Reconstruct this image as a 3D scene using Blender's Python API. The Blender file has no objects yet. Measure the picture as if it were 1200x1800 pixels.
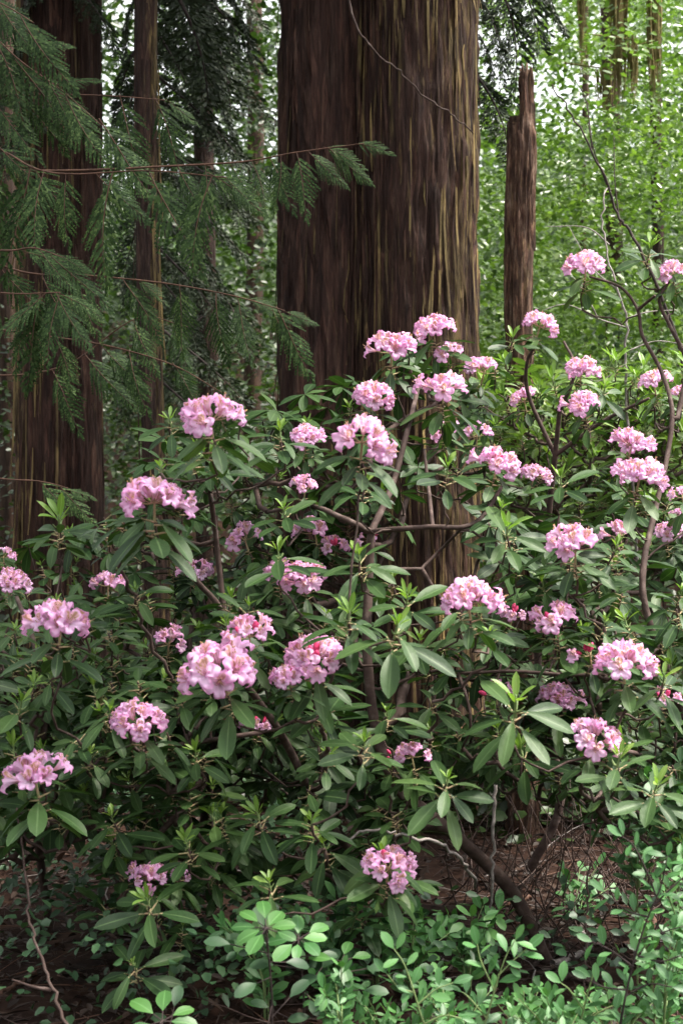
import bpy, math, random
import numpy as np
from mathutils import Vector, Matrix
SC = bpy.context.scene
COL = SC.collection
R_ = math.radians
RNG = np.random.default_rng(11)
random.seed(5)

# ------------------------------------------------------------------ camera, sky, sun, exposure
CAM_H = 1.3
cd = bpy.data.cameras.new("camera")
cam = bpy.data.objects.new("camera", cd); COL.objects.link(cam)
cam.location = (0, 0, CAM_H); cam.rotation_euler = (R_(90), 0, 0)
cd.sensor_fit = 'VERTICAL'; cd.sensor_height = 36.0; cd.lens = 50.0
cd.clip_start = 0.05; cd.clip_end = 2000
cd.dof.use_dof = True; cd.dof.focus_distance = 4.4; cd.dof.aperture_fstop = 5.6
SC.camera = cam
SUN_EL, SUN_AZ = 62.0, 98.0      # azimuth clockwise from +Y (view direction): from the right
w = bpy.data.worlds.new("World"); SC.world = w; w.use_nodes = True
nt = w.node_tree; nt.nodes.clear()
sky = nt.nodes.new('ShaderNodeTexSky'); sky.sky_type = 'NISHITA'; sky.sun_disc = False
sky.sun_elevation = R_(SUN_EL); sky.sun_rotation = R_(SUN_AZ); sky.dust_density = 3.0; sky.air_density = 1.0
hs = nt.nodes.new('ShaderNodeHueSaturation'); hs.inputs['Saturation'].default_value = 0.10
bg = nt.nodes.new('ShaderNodeBackground'); bg.inputs['Strength'].default_value = 0.11
wo = nt.nodes.new('ShaderNodeOutputWorld')
nt.links.new(sky.outputs[0], hs.inputs['Color']); nt.links.new(hs.outputs[0], bg.inputs['Color']); nt.links.new(bg.outputs[0], wo.inputs[0])
sd = bpy.data.lights.new("sun", 'SUN'); sd.energy = 1.5; sd.angle = R_(10); sd.color = (1.0, 0.93, 0.80)
sun = bpy.data.objects.new("sun", sd); COL.objects.link(sun)
_a, _e = R_(SUN_AZ), R_(SUN_EL)
_to = Vector((math.sin(_a)*math.cos(_e), math.cos(_a)*math.cos(_e), math.sin(_e)))
sun.rotation_euler = (-_to).to_track_quat('-Z', 'Y').to_euler()
SC.view_settings.view_transform = 'Standard'; SC.view_settings.look = 'None'
SC.view_settings.exposure = 2.62; SC.view_settings.gamma = 1.0
SC.render.engine = 'CYCLES'
cy = SC.cycles
cy.max_bounces = 6; cy.diffuse_bounces = 3; cy.glossy_bounces = 2; cy.transmission_bounces = 3; cy.transparent_max_bounces = 4
cy.caustics_reflective = False; cy.caustics_refractive = False; cy.sample_clamp_indirect = 6.0
cy.use_denoising = True

def P(px, py, d):
    """point of the place at distance d along the view direction"""
    return np.array([(px-600)*0.0004*d, d, CAM_H-(py-900)*0.0004*d])
def ground_z(x, y):
    x = np.asarray(x, float); y = np.asarray(y, float)
    t = np.clip((y-9)/8, 0, 1); t = t*t*(3-2*t)
    hill = 0.25*np.maximum(y-9, 0)*t
    hill = np.where(y > 70, 0.25*61+0.05*(y-70), hill)
    return hill + 0.04*np.sin(x*1.7+y*.6)+0.03*np.sin(y*2.3-x*.9) + 0.25*np.sin(x*.23+y*.31)*np.clip((y-6)/10, 0, 1)
# ------------------------------------------------------------------ materials
class NT:
    def __init__(s, name):
        s.m = bpy.data.materials.new(name); s.m.use_nodes = True
        s.t = s.m.node_tree; s.t.nodes.clear()
        s.out = s.n('ShaderNodeOutputMaterial')
    def n(s, typ, **kw):
        x = s.t.nodes.new(typ)
        for k, v in kw.items(): setattr(x, k, v)
        return x
    def l(s, a, b): s.t.links.new(a, b)
    def ramp(s, fac, stops):
        r = s.n('ShaderNodeValToRGB'); e = r.color_ramp.elements
        e[0].position, e[0].color = stops[0][0], (*stops[0][1], 1)
        e[1].position, e[1].color = stops[-1][0], (*stops[-1][1], 1)
        for p, c in stops[1:-1]:
            q = e.new(p); q.color = (*c, 1)
        s.l(fac, r.inputs[0]); return r.outputs[0]
    def noise(s, scale, vec=None, detail=4, rough=.6):
        x = s.n('ShaderNodeTexNoise'); x.inputs['Scale'].default_value = scale
        x.inputs['Detail'].default_value = detail; x.inputs['Roughness'].default_value = rough
        if vec is not None: s.l(vec, x.inputs['Vector'])
        return x.outputs['Fac']
    def mix(s, fac, a, b, typ='MIX'):
        x = s.n('ShaderNodeMix', data_type='RGBA', blend_type=typ)
        for v, i in ((fac, 0), (a, 6), (b, 7)):
            if hasattr(v, 'is_linked'): s.l(v, x.inputs[i])
            elif i == 0: x.inputs[0].default_value = v
            else: x.inputs[i].default_value = (*v, 1)
        return x.outputs[2]
    def math(s, op, a, b=0.0):
        x = s.n('ShaderNodeMath', operation=op)
        for i, v in enumerate((a, b)):
            if hasattr(v, 'is_linked'): s.l(v, x.inputs[i])
            else: x.inputs[i].default_value = v
        return x.outputs[0]
    def scaled(s, sc, kind='Object'):
        tc = s.n('ShaderNodeTexCoord'); mp = s.n('ShaderNodeMapping'); mp.inputs['Scale'].default_value = sc
        s.l(tc.outputs[kind], mp.inputs[0]); return mp.outputs[0]

def leaf_mat(name, stops, rough=.45, trans=.25, tcol=None, spec=.5, midrib=None, bump=0.0, clump=0.0):
    """leaf: colour varies from leaf to leaf and from plant to plant, a paler midrib, some light through it"""
    t = NT(name)
    g = t.n('ShaderNodeNewGeometry'); oi = t.n('ShaderNodeObjectInfo')
    f = t.math('ADD', t.math('MULTIPLY', g.outputs['Random Per Island'], .75), t.math('MULTIPLY', oi.outputs['Random'], .25))
    if clump: f = t.math('ADD', t.math('MULTIPLY', f, 1-clump*.5), t.math('MULTIPLY', t.math('SUBTRACT', t.noise(1.6, t.scaled((1, .4, 1)), 3), .5), clump*2.4))
    c = t.ramp(f, stops)
    nz = t.noise(35, t.scaled((1, 1, 1)), 3)
    c = t.mix(t.math('MULTIPLY', nz, .45), c, t.mix(1.0, c, (.62, .66, .55), 'MULTIPLY'))
    if midrib:
        uv = t.n('ShaderNodeUVMap'); sx = t.n('ShaderNodeSeparateXYZ'); t.l(uv.outputs[0], sx.inputs[0])
        d = t.math('ABSOLUTE', t.math('SUBTRACT', sx.outputs[0], .5))
        k = t.math('SUBTRACT', 1.0, t.math('MULTIPLY', d, 16)); k = t.math('MAXIMUM', k, 0.0)
        c = t.mix(t.math('MULTIPLY', k, .7), c, midrib)
    b = t.n('ShaderNodeBsdfPrincipled'); t.l(c, b.inputs['Base Color'])
    b.inputs['Roughness'].default_value = rough; b.inputs['Specular IOR Level'].default_value = spec
    if bump:
        bp = t.n('ShaderNodeBump'); bp.inputs['Strength'].default_value = bump; bp.inputs['Distance'].default_value = .004
        t.l(t.noise(60, t.scaled((1, 1, 1)), 3), bp.inputs['Height']); t.l(bp.outputs[0], b.inputs['Normal'])
    tr = t.n('ShaderNodeBsdfTranslucent')
    t.l(t.mix(1.0, c, tcol or (1.0, 1.15, .5), 'MULTIPLY'), tr.inputs[0])
    mx = t.n('ShaderNodeMixShader'); mx.inputs[0].default_value = trans
    t.l(b.outputs[0], mx.inputs[1]); t.l(tr.outputs[0], mx.inputs[2]); t.l(mx.outputs[0], t.out.inputs[0])
    return t.m
def bark_mat(name, stops, moss=(.21, .165, .075), moss_at=.597, sc=(16, 16, .7), bump=.8, use_moss=1.0, fine=(95, 95, 11)):
    t = NT(name)
    v = t.scaled((sc[0]*2.4, sc[1]*2.4, sc[2]*5.5)); n1 = t.noise(1.0, v, 7, .72)
    c = t.ramp(n1, stops)
    v2 = t.scaled((sc[0]*2.6, sc[1]*2.6, sc[2]*4.6)); n2 = t.noise(1.0, v2, 6, .7); n4 = t.noise(1.0, t.scaled((sc[0]*.3, sc[1]*.3, sc[2]*.9)), 3)
    at = t.n('ShaderNodeAttribute', attribute_name='moss')
    k = t.math('MULTIPLY', t.math('SUBTRACT', t.math('ADD', t.math('ADD', t.math('MULTIPLY', n2, .8), t.math('MULTIPLY', n4, .25)), t.math('MULTIPLY', t.math('SUBTRACT', at.outputs['Fac'], .5), .5)), moss_at), 5.5*use_moss)
    x = t.n('ShaderNodeClamp'); t.l(k, x.inputs[0])
    c = t.mix(x.outputs[0], c, moss)
    wv = t.n('ShaderNodeVectorMath', operation='ADD'); nz = t.n('ShaderNodeTexNoise'); nz.inputs['Scale'].default_value = 5.0; nz.inputs['Detail'].default_value = 3
    sc_ = t.n('ShaderNodeVectorMath', operation='SCALE'); sc_.inputs['Scale'].default_value = 2.2; t.l(nz.outputs['Color'], sc_.inputs[0])
    t.l(t.scaled((sc[0]*2.9, sc[1]*2.9, sc[2]*7.5)), wv.inputs[0]); t.l(sc_.outputs[0], wv.inputs[1])
    vo = t.n('ShaderNodeTexVoronoi', feature='F1'); vo.inputs['Scale'].default_value = 1.0; vo.inputs['Randomness'].default_value = 1.0; t.l(wv.outputs[0], vo.inputs['Vector'])
    sv = t.n('ShaderNodeSeparateXYZ'); t.l(vo.outputs['Color'], sv.inputs[0])
    c = t.mix(.75, c, t.ramp(sv.outputs[0], [(0, (.45, .40, .40)), (.5, (.95, .88, .85)), (.85, (1.3, 1.15, 1.05)), (1, (2.1, 1.9, 1.75))]), 'MULTIPLY')
    n3 = t.noise(1.0, t.scaled(fine), 5, .7)
    c = t.mix(.55, c, t.mix(n3, (.2, .17, .17), (1.95, 1.9, 1.85)), 'MULTIPLY')
    b = t.n('ShaderNodeBsdfPrincipled'); t.l(c, b.inputs['Base Color']); b.inputs['Roughness'].default_value = .85
    b.inputs['Specular IOR Level'].default_value = .25
    bp = t.n('ShaderNodeBump'); bp.inputs['Strength'].default_value = bump; bp.inputs['Distance'].default_value = .035
    t.l(t.math('SUBTRACT', t.math('ADD', n3, n1), t.math('MULTIPLY', vo.outputs['Distance'], .9)), bp.inputs['Height']); t.l(bp.outputs[0], b.inputs['Normal'])
    t.l(b.outputs[0], t.out.inputs[0]); return t.m
def plain_mat(name, stops, scale=20, rough=.8, bump=.3, spec=.3):
    t = NT(name); n = t.noise(scale, t.scaled((1, 1, 1)), 5)
    b = t.n('ShaderNodeBsdfPrincipled'); t.l(t.ramp(n, stops), b.inputs['Base Color']); b.inputs['Roughness'].default_value = rough
    b.inputs['Specular IOR Level'].default_value = spec
    bp = t.n('ShaderNodeBump'); bp.inputs['Strength'].default_value = bump; bp.inputs['Distance'].default_value = .01
    t.l(n, bp.inputs['Height']); t.l(bp.outputs[0], b.inputs['Normal']); t.l(b.outputs[0], t.out.inputs[0]); return t.m
def petal_mat():
    t = NT('petal'); at = t.n('ShaderNodeAttribute', attribute_name='petal_col')
    oi = t.n('ShaderNodeObjectInfo')
    c = t.mix(t.math('MULTIPLY', oi.outputs['Random'], .8), at.outputs['Color'], t.mix(1.0, at.outputs['Color'], (1.0, .80, .90), 'MULTIPLY'))
    b = t.n('ShaderNodeBsdfPrincipled'); t.l(c, b.inputs['Base Color']); b.inputs['Roughness'].default_value = .6
    b.inputs['Specular IOR Level'].default_value = .3
    tr = t.n('ShaderNodeBsdfTranslucent'); t.l(c, tr.inputs[0])
    mx = t.n('ShaderNodeMixShader'); mx.inputs[0].default_value = .44
    t.l(b.outputs[0], mx.inputs[1]); t.l(tr.outputs[0], mx.inputs[2]); t.l(mx.outputs[0], t.out.inputs[0]); return t.m

M = {}
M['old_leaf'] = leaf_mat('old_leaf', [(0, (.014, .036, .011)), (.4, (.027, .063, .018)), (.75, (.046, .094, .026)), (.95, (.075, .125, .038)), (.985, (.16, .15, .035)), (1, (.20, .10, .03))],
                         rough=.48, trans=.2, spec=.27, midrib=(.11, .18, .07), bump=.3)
M['sunlit_tint_leaf'] = leaf_mat('yellow_green_sunlit_tint', [(0, (.045, .095, .022)), (.5, (.10, .175, .038)), (1, (.20, .29, .065))], rough=.42, trans=.25, spec=.4, midrib=(.2, .28, .09))  # old leaves of the back shrub, sunlit brightness put into the colour
M['young_leaf'] = leaf_mat('young_leaf', [(0, (.12, .23, .04)), (.5, (.19, .32, .06)), (1, (.29, .41, .09))], rough=.45, trans=.35, midrib=(.36, .46, .16))
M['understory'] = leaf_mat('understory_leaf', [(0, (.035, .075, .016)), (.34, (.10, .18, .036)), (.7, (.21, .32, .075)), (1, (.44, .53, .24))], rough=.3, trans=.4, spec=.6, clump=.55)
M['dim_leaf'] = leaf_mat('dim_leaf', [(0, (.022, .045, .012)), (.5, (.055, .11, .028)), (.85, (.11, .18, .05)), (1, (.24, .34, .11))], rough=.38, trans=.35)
M['shade_tint_leaf'] = leaf_mat('shade_tint_leaf', [(0, (.012, .024, .008)), (.5, (.032, .062, .016)), (.86, (.07, .12, .032)), (.93, (.22, .32, .10)), (1, (.34, .44, .18))], rough=.38, trans=.35)  # shade of the wood put into a darker leaf colour
M['shrub_leaf'] = leaf_mat('shrub_leaf', [(0, (.034, .11, .032)), (.5, (.070, .20, .056)), (1, (.13, .29, .085))], rough=.48, trans=.3, midrib=(.12, .24, .12))
M['salal_leaf'] = leaf_mat('salal_leaf', [(0, (.035, .11, .028)), (.5, (.055, .155, .036)), (1, (.085, .21, .048))], rough=.45, trans=.3, midrib=(.14, .3, .10))
M['cedar_spray'] = leaf_mat('cedar_spray', [(0, (.010, .022, .007)), (.4, (.026, .055, .016)), (.75, (.058, .105, .032)), (1, (.15, .22, .075))], rough=.62, trans=.18, spec=.18)
M['hemlock'] = leaf_mat('hemlock_needles', [(0, (.018, .028, .014)), (.5, (.026, .042, .018)), (1, (.045, .065, .026))], rough=.55, trans=.1, spec=.3)
M['fern_leaf'] = leaf_mat('low_green', [(0, (.018, .05, .022)), (.6, (.035, .085, .035)), (1, (.06, .13, .05))], rough=.5, trans=.25)
M['bark'] = bark_mat('cedar_bark', [(0.3, (.012, .006, .0055)), (.43, (.034, .017, .014)), (.55, (.060, .033, .026)), (.66, (.10, .066, .052)), (.76, (.18, .15, .145))])
M['bark_dark'] = bark_mat('dark_bark', [(.25, (.018, .010, .010)), (.5, (.045, .026, .022)), (.75, (.10, .072, .06))], sc=(22, 22, 1.2))
M['bark_far'] = bark_mat('far_bark', [(.25, (.02, .012, .010)), (.5, (.05, .031, .024)), (.75, (.11, .08, .055))], sc=(12, 12, .8), bump=.4)
M['snag'] = bark_mat('weathered_wood', [(.3, (.020, .011, .009)), (.44, (.065, .034, .025)), (.54, (.13, .078, .055)), (.63, (.26, .19, .15)), (.74, (.42, .36, .31))], moss=(.25, .19, .09), moss_at=.58, sc=(22, 22, 1.6), fine=(110, 110, 6))
M['twig'] = plain_mat('twig_bark', [(.3, (.034, .020, .017)), (.55, (.072, .046, .039)), (.75, (.16, .12, .108))], 30, .8, .4)
M['twig_red'] = plain_mat('reddish_twig', [(.3, (.05, .025, .017)), (.6, (.11, .055, .036)), (.8, (.18, .10, .07))], 30, .7)
M['twig_dark'] = plain_mat('dark_twig', [(.3, (.02, .014, .014)), (.6, (.045, .03, .028)), (.8, (.08, .06, .055))], 30)
M['twig_grey'] = plain_mat('grey_twig', [(.3, (.12, .10, .095)), (.55, (.24, .21, .20)), (.75, (.42, .38, .36))], 45, .85)
M['green_stem'] = plain_mat('green_stem', [(.3, (.10, .16, .06)), (.7, (.2, .26, .10))], 25, .6)
M['petal'] = petal_mat()
M['bud'] = plain_mat('magenta_bud', [(.3, (.50, .02, .10)), (.7, (.72, .10, .24))], 60, .5, .1)
M['pedicel'] = plain_mat('pedicel', [(.3, (.22, .24, .10)), (.7, (.38, .24, .16))], 60, .6, .1)
M['anther'] = plain_mat('anther', [(.3, (.28, .15, .07)), (.7, (.5, .32, .15))], 60, .6, .1)
M['duff'] = plain_mat('forest_duff', [(.28, (.009, .005, .004)), (.5, (.022, .011, .008)), (.66, (.042, .022, .015)), (.8, (.08, .05, .03))], 9, .95, .8, .1)
M['litter'] = leaf_mat('dead_leaf', [(0, (.013, .007, .005)), (.6, (.033, .016, .010)), (.95, (.08, .04, .024)), (1, (.34, .20, .12))], rough=.7, trans=.1, tcol=(1, .8, .5))
M['moss'] = plain_mat('hanging_moss', [(.3, (.12, .09, .04)), (.55, (.22, .18, .08)), (.75, (.36, .32, .16))], 30, .95, .3, .1)

# ------------------------------------------------------------------ mesh building
def rot(ax, a):
    c, s = math.cos(a), math.sin(a)
    if ax == 'x': return np.array([[1, 0, 0], [0, c, -s], [0, s, c]])
    if ax == 'y': return np.array([[c, 0, s], [0, 1, 0], [-s, 0, c]])
    return np.array([[c, -s, 0], [s, c, 0], [0, 0, 1]])
def nrm(v):
    v = np.asarray(v, float); return v/(np.linalg.norm(v)+1e-12)
def frame(z, spin=0.0):
    """matrix whose Z column is z"""
    z = nrm(z); a = np.array([0, 0, 1.]) if abs(z[2]) < .95 else np.array([1., 0, 0])
    x = nrm(np.cross(a, z)); y = np.cross(z, x)
    return np.stack([x, y, z], 1) @ rot('z', spin)
def frame_y(y, n):
    """matrix whose Y column is y and Z column lies towards n"""
    y = nrm(y); x = np.cross(y, n)
    if np.linalg.norm(x) < 1e-4: x = np.cross(y, [1, .3, 0])
    x = nrm(x); return np.stack([x, y, np.cross(x, y)], 1)
class MB:
    def __init__(s): s.v = []; s.q = []; s.t = []; s.qm = []; s.tm = []; s.uv = []; s.n = 0; s.attr = {}
    def add(s, v, quads=None, tris=None, mat=0, uv=None, **attrs):
        v = np.asarray(v, float).reshape(-1, 3)
        for k in set(s.attr) | set(attrs):
            if k not in s.attr: s.attr[k] = [np.zeros((s.n,)+np.asarray(attrs[k]).shape[1:])] if s.n else []
            a = attrs.get(k)
            if a is None: a = np.zeros((len(v),)+s.attr[k][0].shape[1:])
            s.attr[k].append(np.asarray(a, float))
        if quads is not None and len(quads):
            s.q.append(np.asarray(quads, int)+s.n); s.qm.append(np.full(len(quads), mat))
        if tris is not None and len(tris):
            s.t.append(np.asarray(tris, int)+s.n); s.tm.append(np.full(len(tris), mat))
        s.uv.append(np.full((len(v), 2), .2) if uv is None else np.asarray(uv, float))
        s.v.append(v); s.n += len(v)
    def mesh(s, name, mats, smooth=True):
        me = bpy.data.meshes.new(name)
        v = np.concatenate(s.v)
        q = np.concatenate(s.q) if s.q else np.zeros((0, 4), int); t = np.concatenate(s.t) if s.t else np.zeros((0, 3), int)
        loops = np.concatenate([q.ravel(), t.ravel()]).astype(np.int32)
        nq, n_t = len(q), len(t)
        start = np.concatenate([np.arange(nq)*4, nq*4+np.arange(n_t)*3]).astype(np.int32)
        me.vertices.add(len(v)); me.vertices.foreach_set('co', v.astype(np.float32).ravel())
        me.loops.add(len(loops)); me.loops.foreach_set('vertex_index', loops)
        me.polygons.add(nq+n_t); me.polygons.foreach_set('loop_start', start)
        mi = np.concatenate((s.qm if s.qm else [np.zeros(0)])+(s.tm if s.tm else [])).astype(np.int32)
        me.polygons.foreach_set('material_index', mi)
        me.polygons.foreach_set('use_smooth', np.full(nq+n_t, smooth))
        uv = np.concatenate(s.uv); ul = me.uv_layers.new(name='UVMap')
        ul.data.foreach_set('uv', uv[loops].astype(np.float32).ravel())
        for k, a in s.attr.items():
            a = np.concatenate(a)
            if a.ndim == 1:
                at = me.attributes.new(k, 'FLOAT', 'POINT'); at.data.foreach_set('value', a.astype(np.float32))
            else:
                at = me.color_attributes.new(k, 'FLOAT_COLOR', 'POINT')
                at.data.foreach_set('color', np.concatenate([a, np.ones((len(a), 1))], 1).astype(np.float32).ravel())
        for m in mats: me.materials.append(M[m])
        me.update(calc_edges=True); me.validate(); return me
def link(name, data, parent=None, mat=None):
    o = bpy.data.objects.new(name, data); COL.objects.link(o)
    if parent is not None: o.parent = parent
    if mat is not None: o.matrix_local = mat
    return o
def tag(o, label=None, cat=None, group=None, kind=None):
    if label: o['label'] = label
    if cat: o['category'] = cat
    if group: o['group'] = group
    if kind: o['kind'] = kind
    return o
def mat4(R, loc, s=1.0):
    m = np.eye(4); m[:3, :3] = np.asarray(R)*s; m[:3, 3] = loc; return Matrix(m.tolist())
def thing(name, loc, label, cat, group=None):
    o = bpy.data.objects.new(name, None); COL.objects.link(o); o.location = loc; o.empty_display_size = .1
    return tag(o, label, cat, group)
def smooth_path(pts, n=8):
    p = np.asarray(pts, float)
    if len(p) < 3:
        return np.array([p[0]+(p[-1]-p[0])*k/n for k in range(n+1)])
    e = np.concatenate([[2*p[0]-p[1]], p, [2*p[-1]-p[-2]]]); out = []
    for i in range(1, len(e)-2):
        a, b, c, d = e[i-1:i+3]
        for k in range(n):
            t = k/n
            out.append(.5*((2*b)+(-a+c)*t+(2*a-5*b+4*c-d)*t*t+(-a+3*b-3*c+d)*t**3))
    out.append(p[-1]); return np.array(out)
def tube(mb, pts, r0, r1=None, sides=6, mat=0, rough=0.0):
    pts = np.asarray(pts, float); n = len(pts)
    rad = np.linspace(r0, r0 if r1 is None else r1, n) if np.isscalar(r0) else np.asarray(r0)
    tan = np.gradient(pts, axis=0); tan /= np.linalg.norm(tan, axis=1, keepdims=True)+1e-12
    a = np.array([1., 0, 0]) if abs(tan[0][0]) < .8 else np.array([0, 1., 0])
    u = nrm(np.cross(tan[0], a)); rings = []
    ang = np.arange(sides)*2*math.pi/sides
    for i in range(n):
        u = nrm(u-tan[i]*np.dot(u, tan[i])); w2 = np.cross(tan[i], u)
        rr = rad[i]*(1+rough*(RNG.random(sides)-.5)) if rough else np.full(sides, rad[i])
        rings.append(pts[i]+(np.cos(ang)*rr)[:, None]*u+(np.sin(ang)*rr)[:, None]*w2)
    v = np.concatenate(rings); i = np.arange(n-1)[:, None]*sides; j = np.arange(sides)[None]; k = (j+1) % sides
    q = np.stack([i+j, i+k, i+sides+k, i+sides+j], -1).reshape(-1, 4)
    m = len(v); v = np.concatenate([v, pts[-1:]+tan[-1]*rad[-1]*.5])
    tr = np.array([[(n-1)*sides+jj, (n-1)*sides+(jj+1) % sides, m] for jj in range(sides)])
    mb.add(v, q, tr, mat)
def leaf(L, W, bend=.3, fold=.25, nL=8, nW=4, tilt=0.0, shape=(.62, 1.0), ripple=0.0):
    """leaf along +Y from the origin, upper side +Z; shape = (where it is widest, roundness)"""
    t = np.linspace(0, 1, nL+1); a = tilt-bend*t
    y = np.concatenate([[0], np.cumsum(np.cos(a[:-1])*L/nL)]); z = np.concatenate([[0], np.cumsum(np.sin(a[:-1])*L/nL)])
    m = shape[0]; wdt = np.where(t < m, np.sin(.5*math.pi*np.clip(t/m, 0, 1))**1.15, np.cos(.5*math.pi*np.clip((t-m)/(1-m), 0, 1))**(.56*shape[1]))
    wdt = np.maximum(wdt, .035)*W/2
    s = np.linspace(-1, 1, nW+1)
    X = s[None]*wdt[:, None]; Y = np.repeat(y[:, None], nW+1, 1)
    Z = z[:, None]+fold*np.abs(s)[None]**1.3*wdt[:, None]
    if ripple: Z = Z+ripple*W*np.abs(s)[None]*np.sin(t*17+RNG.random()*6)[:, None]
    v = np.stack([X, Y, Z], -1).reshape(-1, 3)
    i = np.arange(nL)[:, None]*(nW+1); j = np.arange(nW)[None]
    q = np.stack([i+j, i+j+1, i+nW+2+j, i+nW+1+j], -1).reshape(-1, 4)
    uv = np.stack([np.repeat(.5+.5*s[None], nL+1, 0), np.repeat(t[:, None], nW+1, 1)], -1).reshape(-1, 2)
    return v, q, uv
def U(a, b): return float(RNG.uniform(a, b))
def vnoise(u, v, pu, seed):
    """smooth value noise, periodic in u with whole period pu"""
    g = np.random.default_rng(seed).random((pu, 256))
    u = np.mod(u, pu); ui = np.floor(u).astype(int); fu = u-ui; vi = np.floor(v).astype(int); fv = v-vi
    fu = fu*fu*(3-2*fu); fv = fv*fv*(3-2*fv)
    a = g[ui % pu, vi % 256]; b = g[(ui+1) % pu, vi % 256]; c = g[ui % pu, (vi+1) % 256]; d = g[(ui+1) % pu, (vi+1) % 256]
    return (a*(1-fu)+b*fu)*(1-fv)+(c*(1-fu)+d*fu)*fv

# ------------------------------------------------------------------ trunks
def trunk_mesh(name, radius, zs, nu, amp, mats, centre=None, moss=None, seed=1, ridges=(44, 100), strips=0, sway=None):
    """bark as long vertical fibres: ridged noise pushed out of the trunk, and loose strips lying on it"""
    th = np.linspace(0, 2*math.pi, nu, endpoint=False); TH, Z = np.meshgrid(th, zs)
    r = radius(TH, Z); tt = TH/(2*math.pi)
    warp = 1.2*(vnoise(tt*9, Z*.9, 9, seed+7)-.5)+.4*(vnoise(tt*23, Z*2.6, 23, seed+8)-.5)
    def ridged(k, f, s): return 1-np.abs(2*vnoise(tt*k+warp*k/14, Z*f, k, seed+s)-1)
    h = .5*ridged(ridges[0], 1.9, 1)+.46*ridged(ridges[1], 4.2, 2)+.3*vnoise(tt*ridges[1]*2, Z*7, ridges[1]*2, seed+3)
    h += .5*vnoise(tt*11, Z*.35, 11, seed+4)
    rr = r+amp*(h-.75)
    cx = np.zeros_like(Z) if sway is None else sway(Z)[0]; cyy = np.zeros_like(Z) if sway is None else sway(Z)[1]
    v = np.stack([cx+rr*np.cos(TH), cyy+rr*np.sin(TH), Z], -1).reshape(-1, 3)
    nz = len(zs); i = np.arange(nz-1)[:, None]*nu; j = np.arange(nu)[None]; k = (j+1) % nu
    q = np.stack([i+j, i+k, i+nu+k, i+nu+j], -1).reshape(-1, 4)
    ms = np.full(v.shape[0], .5) if moss is None else moss(TH, Z).ravel()
    mb = MB(); mb.add(v, q, moss=ms)
    g = np.random.default_rng(seed+50)
    for _ in range(strips):
        a = g.uniform(0, 2*math.pi); z0 = g.uniform(zs[0], zs[0]+(6 if zs[-1] > 7 else zs[-1]-zs[0])*.95); ln = g.uniform(.15, .75); wd = g.uniform(.0025, .009)
        n = 7; zz = z0+np.linspace(0, ln, n); aa = a+g.normal(0, .012, n).cumsum()*.6
        base = radius(aa, zz)+amp*.25; lift = base+g.uniform(.0, .012)+g.uniform(0, .035)*np.linspace(1, 0, n)**2*(g.random() < .4)
        wv = wd*np.sin(np.linspace(.25, 2.9, n)); ctr = np.stack([lift*np.cos(aa), lift*np.sin(aa), zz], -1)
        if sway is not None: ctr[:, 0] += sway(zz)[0]; ctr[:, 1] += sway(zz)[1]
        tn = np.stack([-np.sin(aa), np.cos(aa), 0*aa], -1); rd = np.stack([np.cos(aa), np.sin(aa), 0*aa], -1)
        vv = np.concatenate([ctr-tn*wv[:, None], ctr+rd*wd*.7, ctr+tn*wv[:, None]])
        ii = np.arange(n-1); qq = np.concatenate([np.stack([ii, n+ii, n+ii+1, ii+1], -1), np.stack([n+ii, 2*n+ii, 2*n+ii+1, n+ii+1], -1)])
        mm = np.full(len(vv), (.5 if moss is None else float(moss(np.array([a]), np.array([z0]))[0])+g.uniform(-.2, .6)))
        mb.add(vv, qq, moss=mm)
    return mb.mesh(name, mats)
def zrange(lo, mid, hi, n1, n2): return np.concatenate([np.linspace(lo, mid, n1, endpoint=False), np.linspace(mid, hi, n2)])

# ------------------------------------------------------------------ ground
def grid_sheet(xs, ys):
    X, Y = np.meshgrid(xs, ys); Z = ground_z(X, Y)
    v = np.stack([X, Y, Z], -1).reshape(-1, 3); nx = len(xs)
    i = np.arange(len(ys)-1)[:, None]*nx; j = np.arange(nx-1)[None]
    return v, np.stack([i+j, i+j+1, i+nx+j+1, i+nx+j], -1).reshape(-1, 4)
near = np.linspace(-8, 8, 130)
gx = np.concatenate([[-300, -120, -60, -30, -18, -12], near, [12, 18, 30, 60, 120, 300]])
gy = np.concatenate([[-60, -20, -6], np.linspace(-2, 14, 130), np.linspace(14.5, 60, 70), [75, 110, 180, 400]])
mb = MB(); v, q = grid_sheet(gx, gy); mb.add(v, q)
tag(link('ground', mb.mesh('ground', ['duff'])), kind='structure')

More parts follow.
